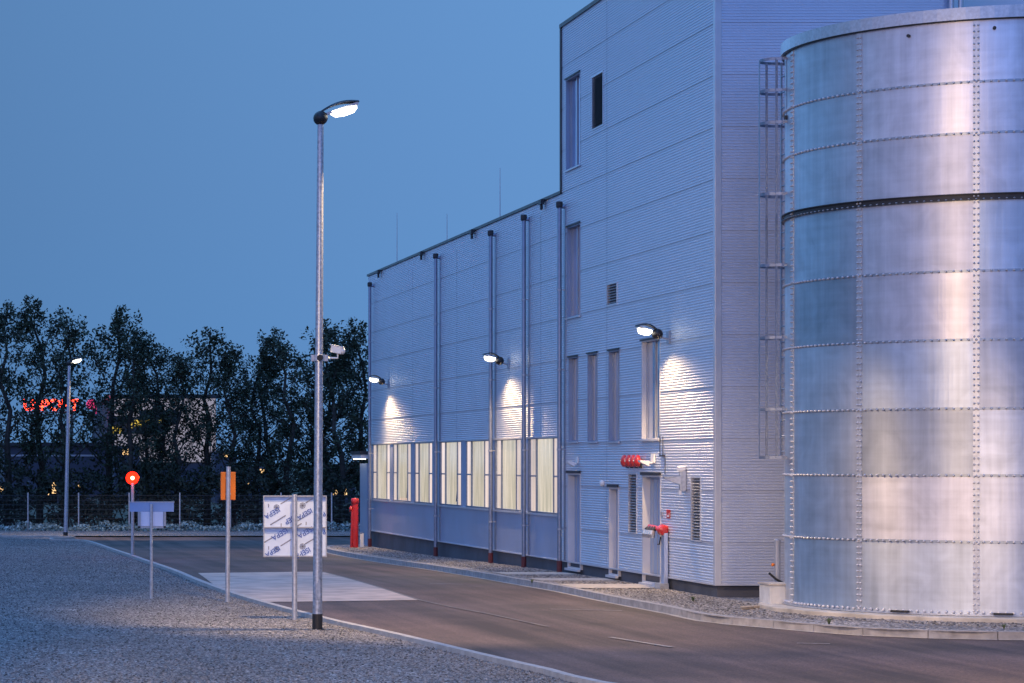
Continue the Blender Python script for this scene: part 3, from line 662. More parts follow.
# fire service inlet
p = A3(668, 530); t = thing('fire_service_inlet', 'red fire service inlet with four hose couplings on a pipe by the corner door', 'fire inlet', (XA, p.y, 0))
xx = XA - .15
MB().tube([(XA - .02, p.y, p.z + .02), (xx + .1, p.y, p.z + .02), (xx + .02, p.y, p.z)], .075, 12).build('valve_pipe', M['red'], t, True)
MB().lathe((xx + .04, p.y, p.z), [(.05, -.12), (.095, -.09), (.12, 0), (.095, .09), (.05, .12)], 16, 'y').build('valve_body', M['red'], t, True)
MB().tube([(xx, p.y + .1, p.z + .02), (xx - .01, p.y + .80, p.z + .05)], .05, 10).build('manifold', M['red'], t)
for k in range(4):
    yy = p.y + .26 + k * .17
    MB().tube([(xx - .02, yy, p.z + .04), (xx - .09, yy, p.z - .02)], .045, 10).build('inlet', M['black'], t)
    MB().tube([(xx - .09, yy, p.z - .02), (xx - .11, yy, p.z - .10), (xx - .11, yy, p.z - .17)], [.055, .07, .06], 10).build('coupling_cap', M['stainless'], t)
MB().box(XA - .11, XA - .035, p.y - .11, p.y + .11, .12, p.z - .06).build('pipe_duct', M['clad_flat'], t)
MB().box(XA - .22, XA - .035, p.y - .18, p.y + .18, -.02, .12).build('duct_foot', M['galv_l'], t)
MB().tube([(xx + .02, p.y + .06, p.z - .14), (xx + .0, p.y + .10, p.z - .30), (xx + .0, p.y + .22, p.z - .30)], .014, 6).build('lever', M['black'], t)
def plate(px0, px1, y0, y1, border, face, name, label, cat):
    a, b = A3(px0, y0), A3(px1, y1)
    t = thing(name, label, cat, a)
    MB().box(XA - .024, XA - .013, b.y, a.y, b.z, a.z).build('back_plate', border, t)
    MB().box(XA - .028, XA - .0245, b.y + .04, a.y - .04, b.z + .03, a.z - .07).build('face', face, t)
    return t, a, b
t, a, b = plate(667.6, 671, 509.5, 518.5, M['red'], M['white'], 'fire_sign', 'small red and white fire sign above the red fire inlet', 'sign')
MB().box(XA - .0315, XA - .0285, (a.y + b.y) / 2 - .06, (a.y + b.y) / 2 + .06, b.z + .07, b.z + .12).build('symbol', M['red'], t)
plate(661.6, 663.4, 511.5, 516.5, M['alu'], M['white'], 'call_box', 'tiny white call box beside the corner door', 'call box')

# ------------------------------------------------------------------ the big tank
TC = Vector((18.39, 45.66, 0)); TR = 3.30; SH = 1.10; Z0 = .08; DA = 34.0; A0 = -23.5
T = thing('storage_tank', 'large round bolted galvanised steel tank on a concrete base beside the gable', 'tank', TC)
ang = lambda d: Vector((math.sin(R(d)), -math.cos(R(d)), 0))     # 0 = towards the camera plane, positive = right
sb = [A0 + DA * k for k in (-5, -4, -3, -2, -1, 0, 1, 2, 3, 4)] ; sb.append(sb[0] + 360)
NR = 9; LV = [Z0, 1.31, 2.40, 3.50, 4.63, 5.76, 6.93, 8.02, 8.86, 9.86]; TOP = LV[-1]
def ztop(i): return LV[i]
vv = []; ff = []; cols = []
random.seed(21)
for i in range(NR):
    for k in range(len(sb) - 1):
        rr, rg, rb_ = random.random(), random.random(), random.random()
        if i <= 1: rr = .6 + .25 * rr; rb_ = .6 + .4 * rb_
        if i >= 6: rg = .9; rr = .7 + .3 * rr
        n = 10
        r_ = TR
        for j in range(n):
            a, b = sb[k] + (sb[k + 1] - sb[k]) * j / n, sb[k] + (sb[k + 1] - sb[k]) * (j + 1) / n
            bi = len(vv)
            for q, z in ((a, ztop(i)), (b, ztop(i)), (b, ztop(i + 1)), (a, ztop(i + 1))):
                P = TC + ang(q) * r_; vv.append((P.x - TC.x, P.y - TC.y, z))
            ff.append((bi, bi + 1, bi + 2, bi + 3)); cols += [(rr, rg, rb_, 1)] * 4
me = bpy.data.meshes.new('shell'); me.from_pydata(vv, [], ff)
ca = me.color_attributes.new('sheet', 'FLOAT_COLOR', 'CORNER')
for i, c_ in enumerate(cols): ca.data[i].color = c_
nn = []
for v in me.vertices: d = Vector((v.co.x, v.co.y, 0)).normalized(); nn.append(tuple(d))
for p in me.polygons: p.use_smooth = True
me.normals_split_custom_set([nn[l.vertex_index] for l in me.loops])
me.materials.append(M['tank']); sh = bpy.data.objects.new('shell', me); COL.objects.link(sh); sh.parent = T
def ring(mb, r0, r1, z0, z1, n=96, a0=0, a1=360):
    for k in range(n):
        a, b = ang(a0 + (a1 - a0) * k / n), ang(a0 + (a1 - a0) * (k + 1) / n)
        q = [TC + a * r0, TC + b * r0, TC + b * r1, TC + a * r1]
        mb.hexa([(p.x, p.y, z0) for p in q] + [(p.x, p.y, z1) for p in q])
for i in range(1, NR):
    mb = MB(); ring(mb, TR, TR + .006, ztop(i) - .045, ztop(i) + .0); mb.build('lap_seam', M['tank'], T)
for k in range(len(sb) - 1):
    a = sb[k]; da = .85
    mb = MB(); ring(mb, TR + .001, TR + .009, Z0, TOP, 1, a - da, a + da); mb.build('vertical_lap', M['galv_l'], T)
mb = MB()
def bolt(a, z, r=.022, h=.024):
    n_ = ang(a); c = TC + n_ * (TR + .006); u = Vector((n_.y, -n_.x, 0)); w = Vector((0, 0, 1)); b = len(mb.v)
    for rr, hh in ((r, 0), (r * .9, h), (r * .35, h * 1.35)):
        for k in range(6):
            t_ = math.pi * k / 3; P = c + n_ * hh + (u * math.cos(t_) + w * math.sin(t_)) * rr; mb.v.append((P.x, P.y, P.z + z))
    for j in range(2):
        for k in range(6): k2 = (k + 1) % 6; mb.f.append((b + j * 6 + k, b + j * 6 + k2, b + (j + 1) * 6 + k2, b + (j + 1) * 6 + k))
    mb.f.append(tuple(b + 12 + k for k in range(6)))
per = DA / 17
for i in range(0, NR):
    z = ztop(i) - .022 if i else Z0 + .05
    k = -62
    while k * per + A0 < A0 + 115:
        bolt(A0 + k * per, z, .021 if i else .026, .026); k += 1
for a in sb[:-1]:
    if -130 < a < 120:
        z = Z0 + .08
        while z < TOP - .05:
            for d in ((-.55, .55)): bolt(a + d, z, .019, .024)
            z += .1
o = mb.build('bolt_rows', M['bolt'], T); o['kind'] = 'stuff'
zs_ = ztop(6) + .03
mb = MB(); ring(mb, TR + .004, TR + .055, zs_ + .03, zs_ + .045); ring(mb, TR + .004, TR + .012, zs_ - .05, zs_ + .03); ring(mb, TR + .004, TR + .055, zs_ - .065, zs_ - .05)
mb.build('stiffener_ring', M['dark'], T)
mb = MB(); ring(mb, TR + .0, TR + .045, TOP - .02, TOP + .0); mb.build('rim_gasket', M['black'], T)
mb = MB(); ring(mb, TR - .01, TR + .07, TOP, TOP + .20); mb.build('roof_rim', M['galv_l'], T)
mb = MB()
for k in range(48):
    a, b = ang(k * 7.5), ang(k * 7.5 + 7.5); P, Q = TC + a * TR, TC + b * TR
    mb.quad((P.x, P.y, TOP + .2), (Q.x, Q.y, TOP + .2), (TC.x, TC.y, TOP + .55))
mb.build('roof', M['galv_l'], T)
mb = MB(); ring(mb, TR - .02, TR + .05, Z0 - .005, Z0 + .022); mb.build('base_flange', M['galv_l'], T)
for a in (-44, -16.5):
    n_ = ang(a); c_ = TC + n_ * (TR + .05); u = Vector((-n_.y, n_.x, 0))
    mb = MB(); q = [c_ - u * .15, c_ + u * .15, c_ + u * .15 + n_ * .06, c_ - u * .15 + n_ * .06]
    mb.hexa([(p.x, p.y, Z0 + .02) for p in q] + [(p.x, p.y, Z0 + .055) for p in q]); mb.build('anchor_plate', M['black'], T)
for a, z in ((-42, TOP - .18), (-22.7 + 4, TOP - .16)):
    n_ = ang(a); MB().tube([TC + n_ * TR + Vector((0, 0, z)), TC + n_ * (TR + .03) + Vector((0, 0, z))], .03, 8).build('vent_hole', M['black'], T)
# concrete base (many-sided) stands apart
mb = MB(); n = 20; q = [TC + ang(360 * k / n + 4) * 3.76 for k in range(n)]
b = len(mb.v); mb.v += [(p.x, p.y, -.15) for p in q] + [(p.x, p.y, Z0 - .012) for p in q]
for k in range(n): k2 = (k + 1) % n; mb.f.append((k, k2, n + k2, n + k))
mb.f.append(tuple(n + k for k in range(n)))
tag(mb.build('tank_foundation', M['tankslab'], bevel=.015), 'low pale many-sided concrete foundation under the round tank', 'foundation')
# block and small post in the gap beside the tank
bx = at(766.5, 600, 46.6)
t = thing('concrete_block', 'pale concrete block between the tank and the dark plinth', 'concrete block', (14.95, 46.6, 0))
MB().box(14.90, 15.45, 46.4, 47.0, -.02, .40).build('body', mat('pale_block', (.55, .55, .54), .8, nscale=5, namt=.12, bump=.2, bscale=20), t, bevel=.012)
MB().box(14.88, 15.47, 46.38, 47.02, .40, .43).build('lid', M['paving'], t)
p = at(777.5, 578, 47.6)
t = thing('standpipe', 'grey standpipe with orange valve behind the left edge of the tank', 'standpipe', (p.x, 47.6, .3))
MB().tube([(p.x, 47.6, -.02), (p.x, 47.6, 1.13)], .055, 10).build('pipe', M['alu'], t)
MB().lathe((p.x, 47.6, 1.13), [(.06, 0), (.06, .04), (.03, .06)], 10).build('cap', M['alu'], t)
MB().lathe((p.x - .06, 47.6, .72), [(.02, 0), (.035, .03), (.02, .05)], 10, '-x').build('valve', M['orange'], t)
a_ = at(769, 573, 47.5); b_ = at(783, 583, 47.5)
MB().tube([a_, a_.lerp(b_, .5) + Vector((0, 0, -.02)), b_], .022, 6).build('hose', M['black'], t)
pa, pb = G(738, 607.3, .03), G(758, 606.5, .03)
t = tag(MB().hexa([(pa.x, pa.y - .25, .0), (pb.x, pb.y - .1, .0), (pb.x, pb.y + .1, .0), (pa.x + .1, pa.y + .2, .0), (pa.x, pa.y - .25, .04), (pb.x, pb.y - .1, .05), (pb.x, pb.y + .1, .05), (pa.x + .1, pa.y + .2, .04)]).build('timber_board', mat('weathered_board', (.35, .27, .19), .8, nscale=8, namt=.3)), 'loose weathered board lying on the gravel beside the tank foundation', 'board')

# ladder with safety cage on the left of the tank
Yl = 46.5; xL = lambda px: (px - PX) * Yl / F; zL = lambda py: CH + (PY - py) * Yl / F
t = thing('caged_ladder', 'tall steel ladder with a safety cage fixed to the left side of the tank', 'ladder', (xL(785.4), Yl, zL(457)))
yw = .30
for s in (-1, 1): MB().box(xL(785.4) - .012, xL(785.4) + .012, Yl + s * .22 - .025, Yl + s * .22 + .025, zL(457), zL(61)).build('stile', M['galv_d'], t)
mb = MB(); z = zL(457) + .1; k = 0
while z < zL(64):
    MB().tube([(xL(785.4), Yl - .2, z), (xL(785.4), Yl + .2, z)], .012, 6).build('rung', M['galv_d'], t); z += .28
xo = xL(759.5); xi = xL(785.6)
for py in (61, 92, 124, 195, 266, 338, 409.5, 457.5):
    z = zL(py); mb = MB(); pts = []
    rx = (xi - xo)
    for k in range(13):
        a = math.pi * k / 12; pts.append((xi - rx * math.sin(a) ** .75, Yl + .32 * math.cos(a), z))
    for (x1, y1, _), (x2, y2, _) in zip(pts, pts[1:]):
        mb.hexa([(x1, y1, z - .025), (x2, y2, z - .025), (x2 + .008, y2, z - .025), (x1 + .008, y1, z - .025), (x1, y1, z + .025), (x2, y2, z + .025), (x2 + .008, y2, z + .025), (x1 + .008, y1, z + .025)])
    mb.build('cage_hoop', M['galv_d'], t)
for py in (61, 124, 266, 409.5):
    z = zL(py); 
    for s in (-1, 1): MB().box(xi - .02, xi + .42, Yl + s * .24 - .02, Yl + s * .24 + .02, z - .04, z + .0).build('stand_off', M['galv_d'], t)
for k in (2, 6, 10, 4, 8):
    a = math.pi * k / 12; x = xi - (xi - xo) * math.sin(a) ** .75; y = Yl + .32 * math.cos(a)
    if k in (4, 8): continue
    if k == 6: MB().box(x - .006, x + .003, y - .025, y + .025, zL(457.5), zL(61)).build('cage_strap', M['galv_d'], t)
    else: MB().box(xL(771.5) - .022, xL(771.5) + .022, y - .006, y + .006, zL(457.5), zL(61)).build('cage_strap', M['galv_d'], t)

MB().box(xL(781.3) - .014, xL(781.3) + .014, Yl - .33, Yl - .30, zL(119), zL(62)).build('gate_rail', M['galv_d'], t)
MB().box(xL(781.3) - .05, xL(781.3) + .05, Yl - .36, Yl - .29, zL(122), zL(118)).build('gate_hinge', M['dark'], t)

# second silo behind
t = thing('rear_silo', 'plain round grey silo rising behind the bolted tank', 'silo', (25.2, 57.5, 0))
mb = MB(); mb.lathe((25.2, 57.5, -.1), [(3.0, 0), (3.0, 14)], 64); mb.build('shell', M['clad'], t, True)
MB().lathe((25.2, 57.5, 13.9), [(3.06, 0), (3.06, .2), (.4, 1.1)], 64).build('roof', M['galv_l'], t, True)
t = thing('rising_pipes', 'pair of thin grey vertical pipes at the right end of the gable', 'pipes', (XE, YC, 0))
for dx in (.1, .28): MB().tube([(XE + dx, YC - .12, 0), (XE + dx, YC - .12, 13.2)], .05, 10).build('pipe', M['galv_l'], t, True)
MB().box(XE + .0, XE + .36, YC - .06, YC - .01, 6, 6.1).box(XE + .0, XE + .36, YC - .06, YC - .01, 11.6, 11.7).build('pipe_bracket', M['alu'], t)

# ------------------------------------------------------------------ signs and posts on the gravel
# printed board
b = G(294, 617.5, -.06); Y = b.y
t = thing('printed_board', 'square board wrapped in white film with blue print on a single post', 'sign board', b)
X0, X1 = at(263.5, 0, Y).x, at(327, 0, Y).x; Zt, Zb, Zm = at(0, 495.5, Y).z, at(0, 557, Y).z, at(0, 527.5, Y).z
Yb = Y + .05
MB().box(X0 + .01, X1 - .01, Yb, Yb + .012, Zb + .01, Zt - .01).build('panel', M['film'], t)
f = .022; m = MB(); m.box(X0, X1, Yb - .03, Yb + .02, Zt - f, Zt).box(X0, X1, Yb - .03, Yb + .02, Zb, Zb + f).box(X0, X0 + f * .7, Yb - .03, Yb + .02, Zb + f, Zt - f).box(X1 - f * .7, X1, Yb - .03, Yb + .02, Zb + f, Zt - f)
m.build('frame', M['alu'], t)
MB().box(X0 + f, X1 - f, Yb - .028, Yb - .006, Zm - .012, Zm + .012).build('cross_rail', M['alu'], t)
MB().box(X0 + f, X1 - f, Yb - .003, Yb - .0005, Zm - .10, Zm - .012).box(X0 + f, X1 - f, Yb - .003, Yb - .0005, Zt - .10, Zt - f).build('rail_tape', mat('blue_tape', (.30, .42, .70), .4, nscale=5), t)
px_ = at(294.3, 0, Y).x
MB().tube([(px_, Yb - .09, -.1), (px_ - .0, Yb - .09, Zt + .02)], .045, 12).build('post', M['galv_l'], t, True)
random.seed(5)
def film_pt(px, py): return Vector((at(px, 0, Y).x, Yb - .004, at(0, py, Y).z))
for px, py, s in ((272.5, 513, .10), (280, 534, .105), (273, 551.5, .095), (290, 520, .10), (305, 514, .10), (306, 532, .105), (303, 553, .10), (322.5, 533, .09), (322.5, 515, .09)):
    P = film_pt(px, py); txt = 'ISEPA'
    if px < 293 < px + 9 or px + 8 > 327: txt = 'PA' if px > 310 else 'SEP'
    Mt = Matrix.Translation(P) @ Matrix.Rotation(R(90), 4, 'X') @ Matrix.Rotation(R(180 + 30), 4, 'Z')
    text_mesh('print', txt, s * 1.2, Mt, M['filmblue'], t, .001)
for px, py in ((277, 507.5), (277, 549), (303, 505.5), (303, 546.5)):
    P = film_pt(px, py); m = MB()
    for k in range(18):
        a, c_ = k * math.pi / 9, (k + 1) * math.pi / 9
        m.quad(*[(P.x + r_ * math.cos(q_), Yb - .0045, P.z + r_ * math.sin(q_)) for r_, q_ in ((.042, a), (.050, a), (.050, c_), (.042, c_))])
    for k in range(4):
        a = k * math.pi / 4; d = Vector((math.cos(a), 0, math.sin(a))) * .05; n_ = Vector((-d.z, 0, d.x)) * .1
        q = [P - d - n_, P + d - n_, P + d + n_, P - d + n_]; m.quad(*[(v.x, Yb - .0045, v.z) for v in q])
    m.build('round_emblem', M['filmgrey'], t)
for (a, b2) in (((270.5, 525), (286, 515.5)), ((281, 504), (291, 498)), ((264.5, 542.5), (273, 537.5)), ((281, 546), (291.5, 539.5)), ((298, 521), (310.5, 513)), ((306, 503), (313, 498.5)), ((305.5, 544), (314, 539)), ((296, 527), (302, 523.5))):
    P, Q = film_pt(*a), film_pt(*b2); d = (Q - P).normalized(); n_ = Vector((-d.z, 0, d.x)) * .009
    MB().quad(*[(v.x, Yb - .004, v.z) for v in (P - n_, Q - n_, Q + n_, P + n_)]).build('print_bar', M['filmgrey'], t)
for px, py in ((269, 505.5), (269, 548), (281.5, 525), (306.5, 523.5)):
    P = film_pt(px, py); MB().box(P.x - .007, P.x + .007, Yb - .006, Yb - .004, P.z - .028, P.z + .028).build('print_mark', M['filmgrey'], t)

# T-shaped sign seen from behind
b = G(150, 597, -.06); Y = b.y
t = thing('information_sign', 'pale blue T-shaped sign seen from behind on a thin post', 'sign', b)
q = lambda x, y: at(x, y, Y)
bl = mat('sign_back', (.30, .42, .68), .5, .1, nscale=4, namt=.08); bl2 = mat('sign_lower_back', (.68, .74, .92), .5, .1, nscale=4, namt=.05)
MB().box(q(130, 0).x, q(174, 0).x, Y + .03, Y + .05, q(0, 511.7).z, q(0, 502.5).z).build('header_panel', bl, t)
MB().box(q(140.7, 0).x, q(163.3, 0).x, Y + .03, Y + .05, q(0, 526).z, q(0, 511.8).z).build('lower_panel', bl2, t)
MB().box(q(138, 0).x, q(140.5, 0).x, Y + .0, Y + .05, q(0, 528).z, q(0, 511.8).z).box(q(163.5, 0).x, q(166, 0).x, Y, Y + .05, q(0, 528).z, q(0, 511.8).z).box(q(138, 0).x, q(166, 0).x, Y, Y + .05, q(0, 528.2).z, q(0, 526.2).z).build('frame', M['alu'], t)
MB().box(q(129.4, 0).x, q(174.6, 0).x, Y + .02, Y + .052, q(0, 502.4).z, q(0, 501.6).z).build('top_edge', M['trim'], t)
MB().tube([(q(151.3, 0).x, Y, -.1), (q(151.3, 0).x, Y, q(0, 504).z)], .030, 10).build('post', M['galv_l'], t, True)
# orange panel sign
b = G(227.5, 600, -.06); Y = b.y
t = thing('orange_sign', 'narrow upright orange sign fixed behind a galvanised post', 'sign', b)
MB().box(q(221.2, 0).x, q(236, 0).x, Y + .06, Y + .12, q(0, 500).z, q(0, 472).z).build('panel', M['orange'], t, bevel=.01)
MB().box(q(226, 0).x, q(231, 0).x, Y + .03, Y + .06, q(0, 479).z, q(0, 477).z).box(q(226, 0).x, q(231, 0).x, Y + .03, Y + .06, q(0, 495).z, q(0, 493).z).build('bracket', M['alu'], t)
MB().tube([(q(227.4, 0).x, Y, -.1), (q(228.4, 0).x, Y, q(0, 466.5).z)], .043, 12).build('post', M['galv_l'], t, True)
# red signal lamp
b = G(132.5, 556, -.06); Y = b.y
t = thing('signal_light', 'red signal light glowing on top of a grey post beside the road bend', 'signal light', b)
MB().tube([(b.x, Y, gz(Y) - .15), (b.x, Y, at(0, 483, Y).z)], .05, 12).build('post', M['galv_l'], t, True)
pz = at(133, 478, Y)
MB().box(pz.x - .13, pz.x + .16, Y + .02, Y + .20, pz.z - .16, pz.z + .16).build('housing', M['black'], t, bevel=.02)
m = MB().lathe((pz.x - .02, Y + .02, pz.z), [(.20, 0), (.18, -.05), (.09, -.08)], 16, 'y').build('red_lens', emat('red_signal_glow', (1, .012, .004), 6), t, True)
MB().lathe((pz.x + .14, Y + .0, pz.z + .02), [(.06, 0), (.05, -.03)], 12, 'y').build('side_lens', emat('orange_signal_glow', (1, .05, .01), 3), t)
MB().lathe((pz.x - .02, Y - .065, pz.z), [(.06, 0), (.05, -.02)], 12, 'y').build('lamp_core', emat('signal_core_glow', (1, .55, .25), 9), t)
l = bpy.data.lights.new('signal_glow', 'POINT'); l.energy = 35; l.color = (1, .06, .02); l.shadow_soft_size = .08
lo = bpy.data.objects.new('signal_glow', l); COL.objects.link(lo); lo.location = (pz.x - .02, Y - .15, pz.z); lo.parent = t; lo.matrix_parent_inverse = Matrix.Translation(-wloc(t))

# red hydrant pillar and posts at the far corner
def AX(px, Y): return (px - PX) * Y / F
Yh = 88.2; xh = AX(355, Yh); g0 = gz(Yh)
t = thing('hydrant_pillar', 'red pillar hydrant with a side handwheel at the far corner of the hall', 'hydrant', (xh, Yh, g0))
MB().tube([(xh, Yh, g0), (xh, Yh, g0 + 1.5)], .115, 14).build('column', M['red'], t, True)
MB().lathe((xh, Yh, g0 + 1.48), [(.12, 0), (.135, .02), (.135, .16), (.11, .19), (.03, .20)], 14).build('bonnet', M['red'], t, True)
MB().lathe((xh - .10, Yh - .02, g0 + 1.30), [(.04, 0), (.10, .02), (.10, .07), (.05, .1)], 12, '-x').build('outlet', M['red'], t, True)
MB().tube([(xh - .13, Yh - .05, g0 + .0), (xh - .10, Yh - .05, g0 + 1.25)], .045, 10).build('side_pipe', M['red'], t, True)
x2 = AX(361.7, 88.6)
t = thing('white_marker_post', 'short white marker post between the red hydrant and the hall', 'marker post', (x2, 88.6, g0))
MB().box(x2 - .06, x2 + .06, 88.55, 88.65, g0, g0 + .46).build('post', M['white'], t); MB().box(x2 - .065, x2 + .065, 88.545, 88.655, g0 + .46, g0 + .49).build('cap', M['alu'], t)

# ------------------------------------------------------------------ fence
YF = 112.0
t = thing('mesh_fence', 'dark wire mesh fence with thin galvanised posts in front of the trees', 'fence', (5, YF, gz(YF)))
zf = gz(YF); x = AX(28, YF) - 4 * 2.18; k = 0; fx0 = x
while x < 27:
    MB().tube([(x, YF, zf - .1), (x, YF, zf + 1.58)], .034, 8).build('post', M['galv_l'], t)
    mb = MB()
    nx = x + 2.18
    for i in range(8):
        z = zf + .06 + i * .2
        mb.box(x + .04, nx - .04, YF - .012, YF - .003, z - .008, z + .008)
    yy = x + .06
    while yy < nx - .04: mb.box(yy - .0035, yy + .0035, YF - .002, YF + .005, zf + .04, zf + 1.5); yy += .06
    mb.build('mesh_panel', M['mesh'], t); x = nx
# ground cover along the fence
random.seed(9); mb = MB()
for _ in range(9000):
    x = random.uniform(-8, 26); y = YF - .3 + random.uniform(-.5, .9); h = .28 * random.random() ** .7 * (1 + .35 * math.sin(x * 1.9) + .25 * math.sin(x * 5.3)); s = random.uniform(.03, .07)
    c = Vector((x, y, zf - .07 + h)); a = Vector((random.gauss(0, 1), random.gauss(0, 1), random.gauss(0, .6))).normalized() * s; b = Vector((random.gauss(0, 1), random.gauss(0, 1), random.gauss(0, 1))).normalized() * s
    mb.quad(c - a, c + b, c + a, c - b)
o = mb.build('ground_cover', M['ground_leaf']); tag(o, 'low silvery ground cover plants along the foot of the fence', 'ground cover', kind='stuff')

# ------------------------------------------------------------------ trees
def leaf_blob(mb, c, rad, n, size):
    for _ in range(n):
        d = Vector((random.gauss(0, 1), random.gauss(0, 1), random.gauss(0, 1))); d = d / max(d.length, .01) * (random.random() ** .5)
        p = c + Vector((d.x * rad.x, d.y * rad.y, d.z * rad.z)); s = size * random.uniform(.55, 1.2)
        a = Vector((random.gauss(0, 1), random.gauss(0, 1), random.gauss(0, 1))).normalized() * s
        b = a.cross(Vector((random.gauss(0, 1), random.gauss(0, 1), random.gauss(0, 1)))).normalized() * s * .6
        mb.quad(p - a, p - b * .9, p + a, p + b * .9)
def make_tree(seed, H, label):
    random.seed(seed)
    t = thing('poplar_tree', label, 'tree', (0, 0, 0), 'trees behind the fence')
    tr = MB(); lf = MB()
    sway = [Vector((random.uniform(-.25, .25) * i / 3, random.uniform(-.2, .2) * i / 3, H * i / 8)) for i in range(8)]
    tr.tube([Vector((0, 0, -.3))] + sway[1:] , [.17 * (1 - i / 8.5) + .01 for i in range(8)], 7)
    def trunk(z):
        k = min(int(z / H * 8), 6); f = z / H * 8 - k; return sway[k].lerp(sway[k + 1], min(f, 1))
    nl = 34
    for i in range(nl):
        u = .13 + .82 * (i + random.random() * .8) / nl; z = u * H
        base = trunk(z * .93); az = i * 2.4 + random.uniform(-.5, .5)
        reach = (1.75 * math.sin(math.pi * min(1, (u + .12) * .86)) ** .8 + .15) * (1.12 - .38 * u) * random.uniform(.65, 1.15)
        rise = reach * random.uniform(.55, 1.3)
        tip = base + Vector((math.cos(az) * reach, math.sin(az) * reach, rise))
        mid = base.lerp(tip, .5) + Vector((0, 0, -.12 * reach))
        r0 = .055 * (1.1 - u); tr.tube([base, mid, tip], [r0, r0 * .6, .008], 5)
        for q in range(random.randint(3, 5)):
            f = random.uniform(.3, 1.05); c = base.lerp(tip, f) + Vector((random.gauss(0, .18), random.gauss(0, .18), random.gauss(0, .2)))
            s = random.uniform(.24, .42); leaf_blob(lf, c, Vector((s, s, s * 1.25)), random.randint(23, 38), .090)
            if q == 0: tr.tube([mid, c], [.014, .005], 4)
    top = trunk(H * .93)
    for q in range(7): leaf_blob(lf, top + Vector((random.gauss(0, .15), random.gauss(0, .15), q * .17 - .2)), Vector((.26, .26, .28)), 40, .085)
    tr.build('trunk', M['bark'], t); lf.build('crown', M['leaf'], t)
    return t
protos = [make_tree(31, 10.6, ''), make_tree(47, 10.0, ''), make_tree(58, 9.4, ''), make_tree(77, 9.8, '')]
spots = [  # px of trunk, top py, depth, proto, label
 (8, 298, 117.2, 1, 'dark poplar at the left edge of the photo'),
 (40, 291, 118.0, 0, 'tallest dark poplar near the left edge, above the red neon lettering'),
 (66, 316, 116.6, 2, 'dark poplar just behind the small distant street lamp'),
 (108, 303, 118.4, 3, 'tall dark poplar between the distant street lamp and the red signal light'),
 (133, 325, 116.8, 0, 'dark poplar directly above the red signal light'),
 (157, 328, 118.2, 1, 'dark poplar just right of the red signal light'),
 (178, 352, 116.5, 2, 'shorter dark poplar in front of the lit pale hall'),
 (207, 326, 117.6, 3, 'dark poplar left of the orange sign with a pointed top'),
 (232, 348, 116.8, 2, 'shorter dark poplar directly above the orange sign'),
 (256, 340, 118.1, 0, 'dark poplar between the orange sign and the printed board'),
 (286, 325, 117.0, 1, 'dark poplar directly above the printed board'),
 (313, 318, 118.3, 3, 'dark poplar directly behind the tall near lamp pole'),
 (340, 340, 116.7, 2, 'shorter dark poplar just right of the tall near lamp pole'),
 (362, 314, 117.8, 0, 'dark poplar half hidden by the far corner of the hall'),
 (148, 365, 121.8, 3, 'rear poplar in the second row, behind the red signal light'),
 (270, 358, 121.2, 2, 'rear poplar in the second row, left of the printed board'),
 (330, 352, 121.6, 1, 'rear poplar in the second row, right of the near lamp pole'),
]
ph = [10.6, 10.0, 9.4, 9.8]
random.seed(99)
for i, (px, py, Yt, k, lab) in enumerate(spots):
    first = next((j for j, s in enumerate(spots) if s[3] == k)) == i
    o = protos[k] if first else copy_tree(protos[k])
    Ht = CH + (PY - py) * Yt / F - gz(Yt)
    o.location = (AX(px, Yt), Yt, gz(Yt)); s = Ht / (ph[k] * .985); o.scale = (s * random.uniform(.95, 1.2), s, s); o.rotation_euler = (0, 0, random.uniform(0, 6.28)); o['label'] = lab
for x in (-9, -6.4, -4.1, -1.9, .4, 21.8, 24.2, 26.5):
    o = copy_tree(protos[int(abs(x) * 7) % 4]); o.location = (x, 117.5 + math.sin(x), gz(117)); o.rotation_euler = (0, 0, x); o['label'] = 'unseen dark poplar added to shade the low sky'
# undergrowth
def make_bush(seed):
    random.seed(seed); t = thing('understorey_shrub', '', 'shrub', (0, 0, 0), 'dense shrubs under the poplars')
    lf = MB(); tr = MB()
    for i in range(26):
        c = Vector((random.uniform(-1.5, 1.5), random.uniform(-.6, .6), random.uniform(.25, 3.0) * (1 - .2 * random.random()))); s = random.uniform(.3, .55)
        leaf_blob(lf, c, Vector((s, s, s)), 56, .11)
        if i % 3 == 0: tr.tube([(c.x * .3, 0, -.1), (c.x * .7, c.y, c.z * .6), c], [.035, .02, .006], 5)
    tr.build('stems', M['bark'], t); lf.build('foliage', M['leaf_b'], t); return t
bs = [make_bush(5), make_bush(6), make_bush(8)]
where = ['at the left edge of the photo', 'left of the distant street lamp', 'below the red neon lettering', 'right of the distant street lamp', 'left of the red signal light', 'behind the T-shaped sign', 'right of the T-shaped sign', 'left of the orange sign', 'behind the orange sign', 'right of the orange sign', 'behind the left half of the printed board', 'behind the right half of the printed board', 'right of the near lamp pole', 'beside the red hydrant', 'hidden partly by the annex']
for i in range(15):
    o = bs[i] if i < 3 else copy_tree(bs[i % 3])
    px = -5 + i * 27; Yt = 115.3 + (i % 3) * .8
    o.location = (AX(px, Yt), Yt, gz(Yt)); sc = .72 + .24 * math.sin(i * 2.3); o.scale = (1.05, 1, sc); o['label'] = 'dense dark shrub behind the fence, ' + where[i]
for i, x in enumerate((-9, -7, -5, -3, -1, .8, 20.5, 22.5, 24.5)):
    o = copy_tree(bs[i % 3]); o.location = (x, 115.8, gz(115)); o['label'] = 'dense dark shrub behind the fence, beyond the edge of the photo'

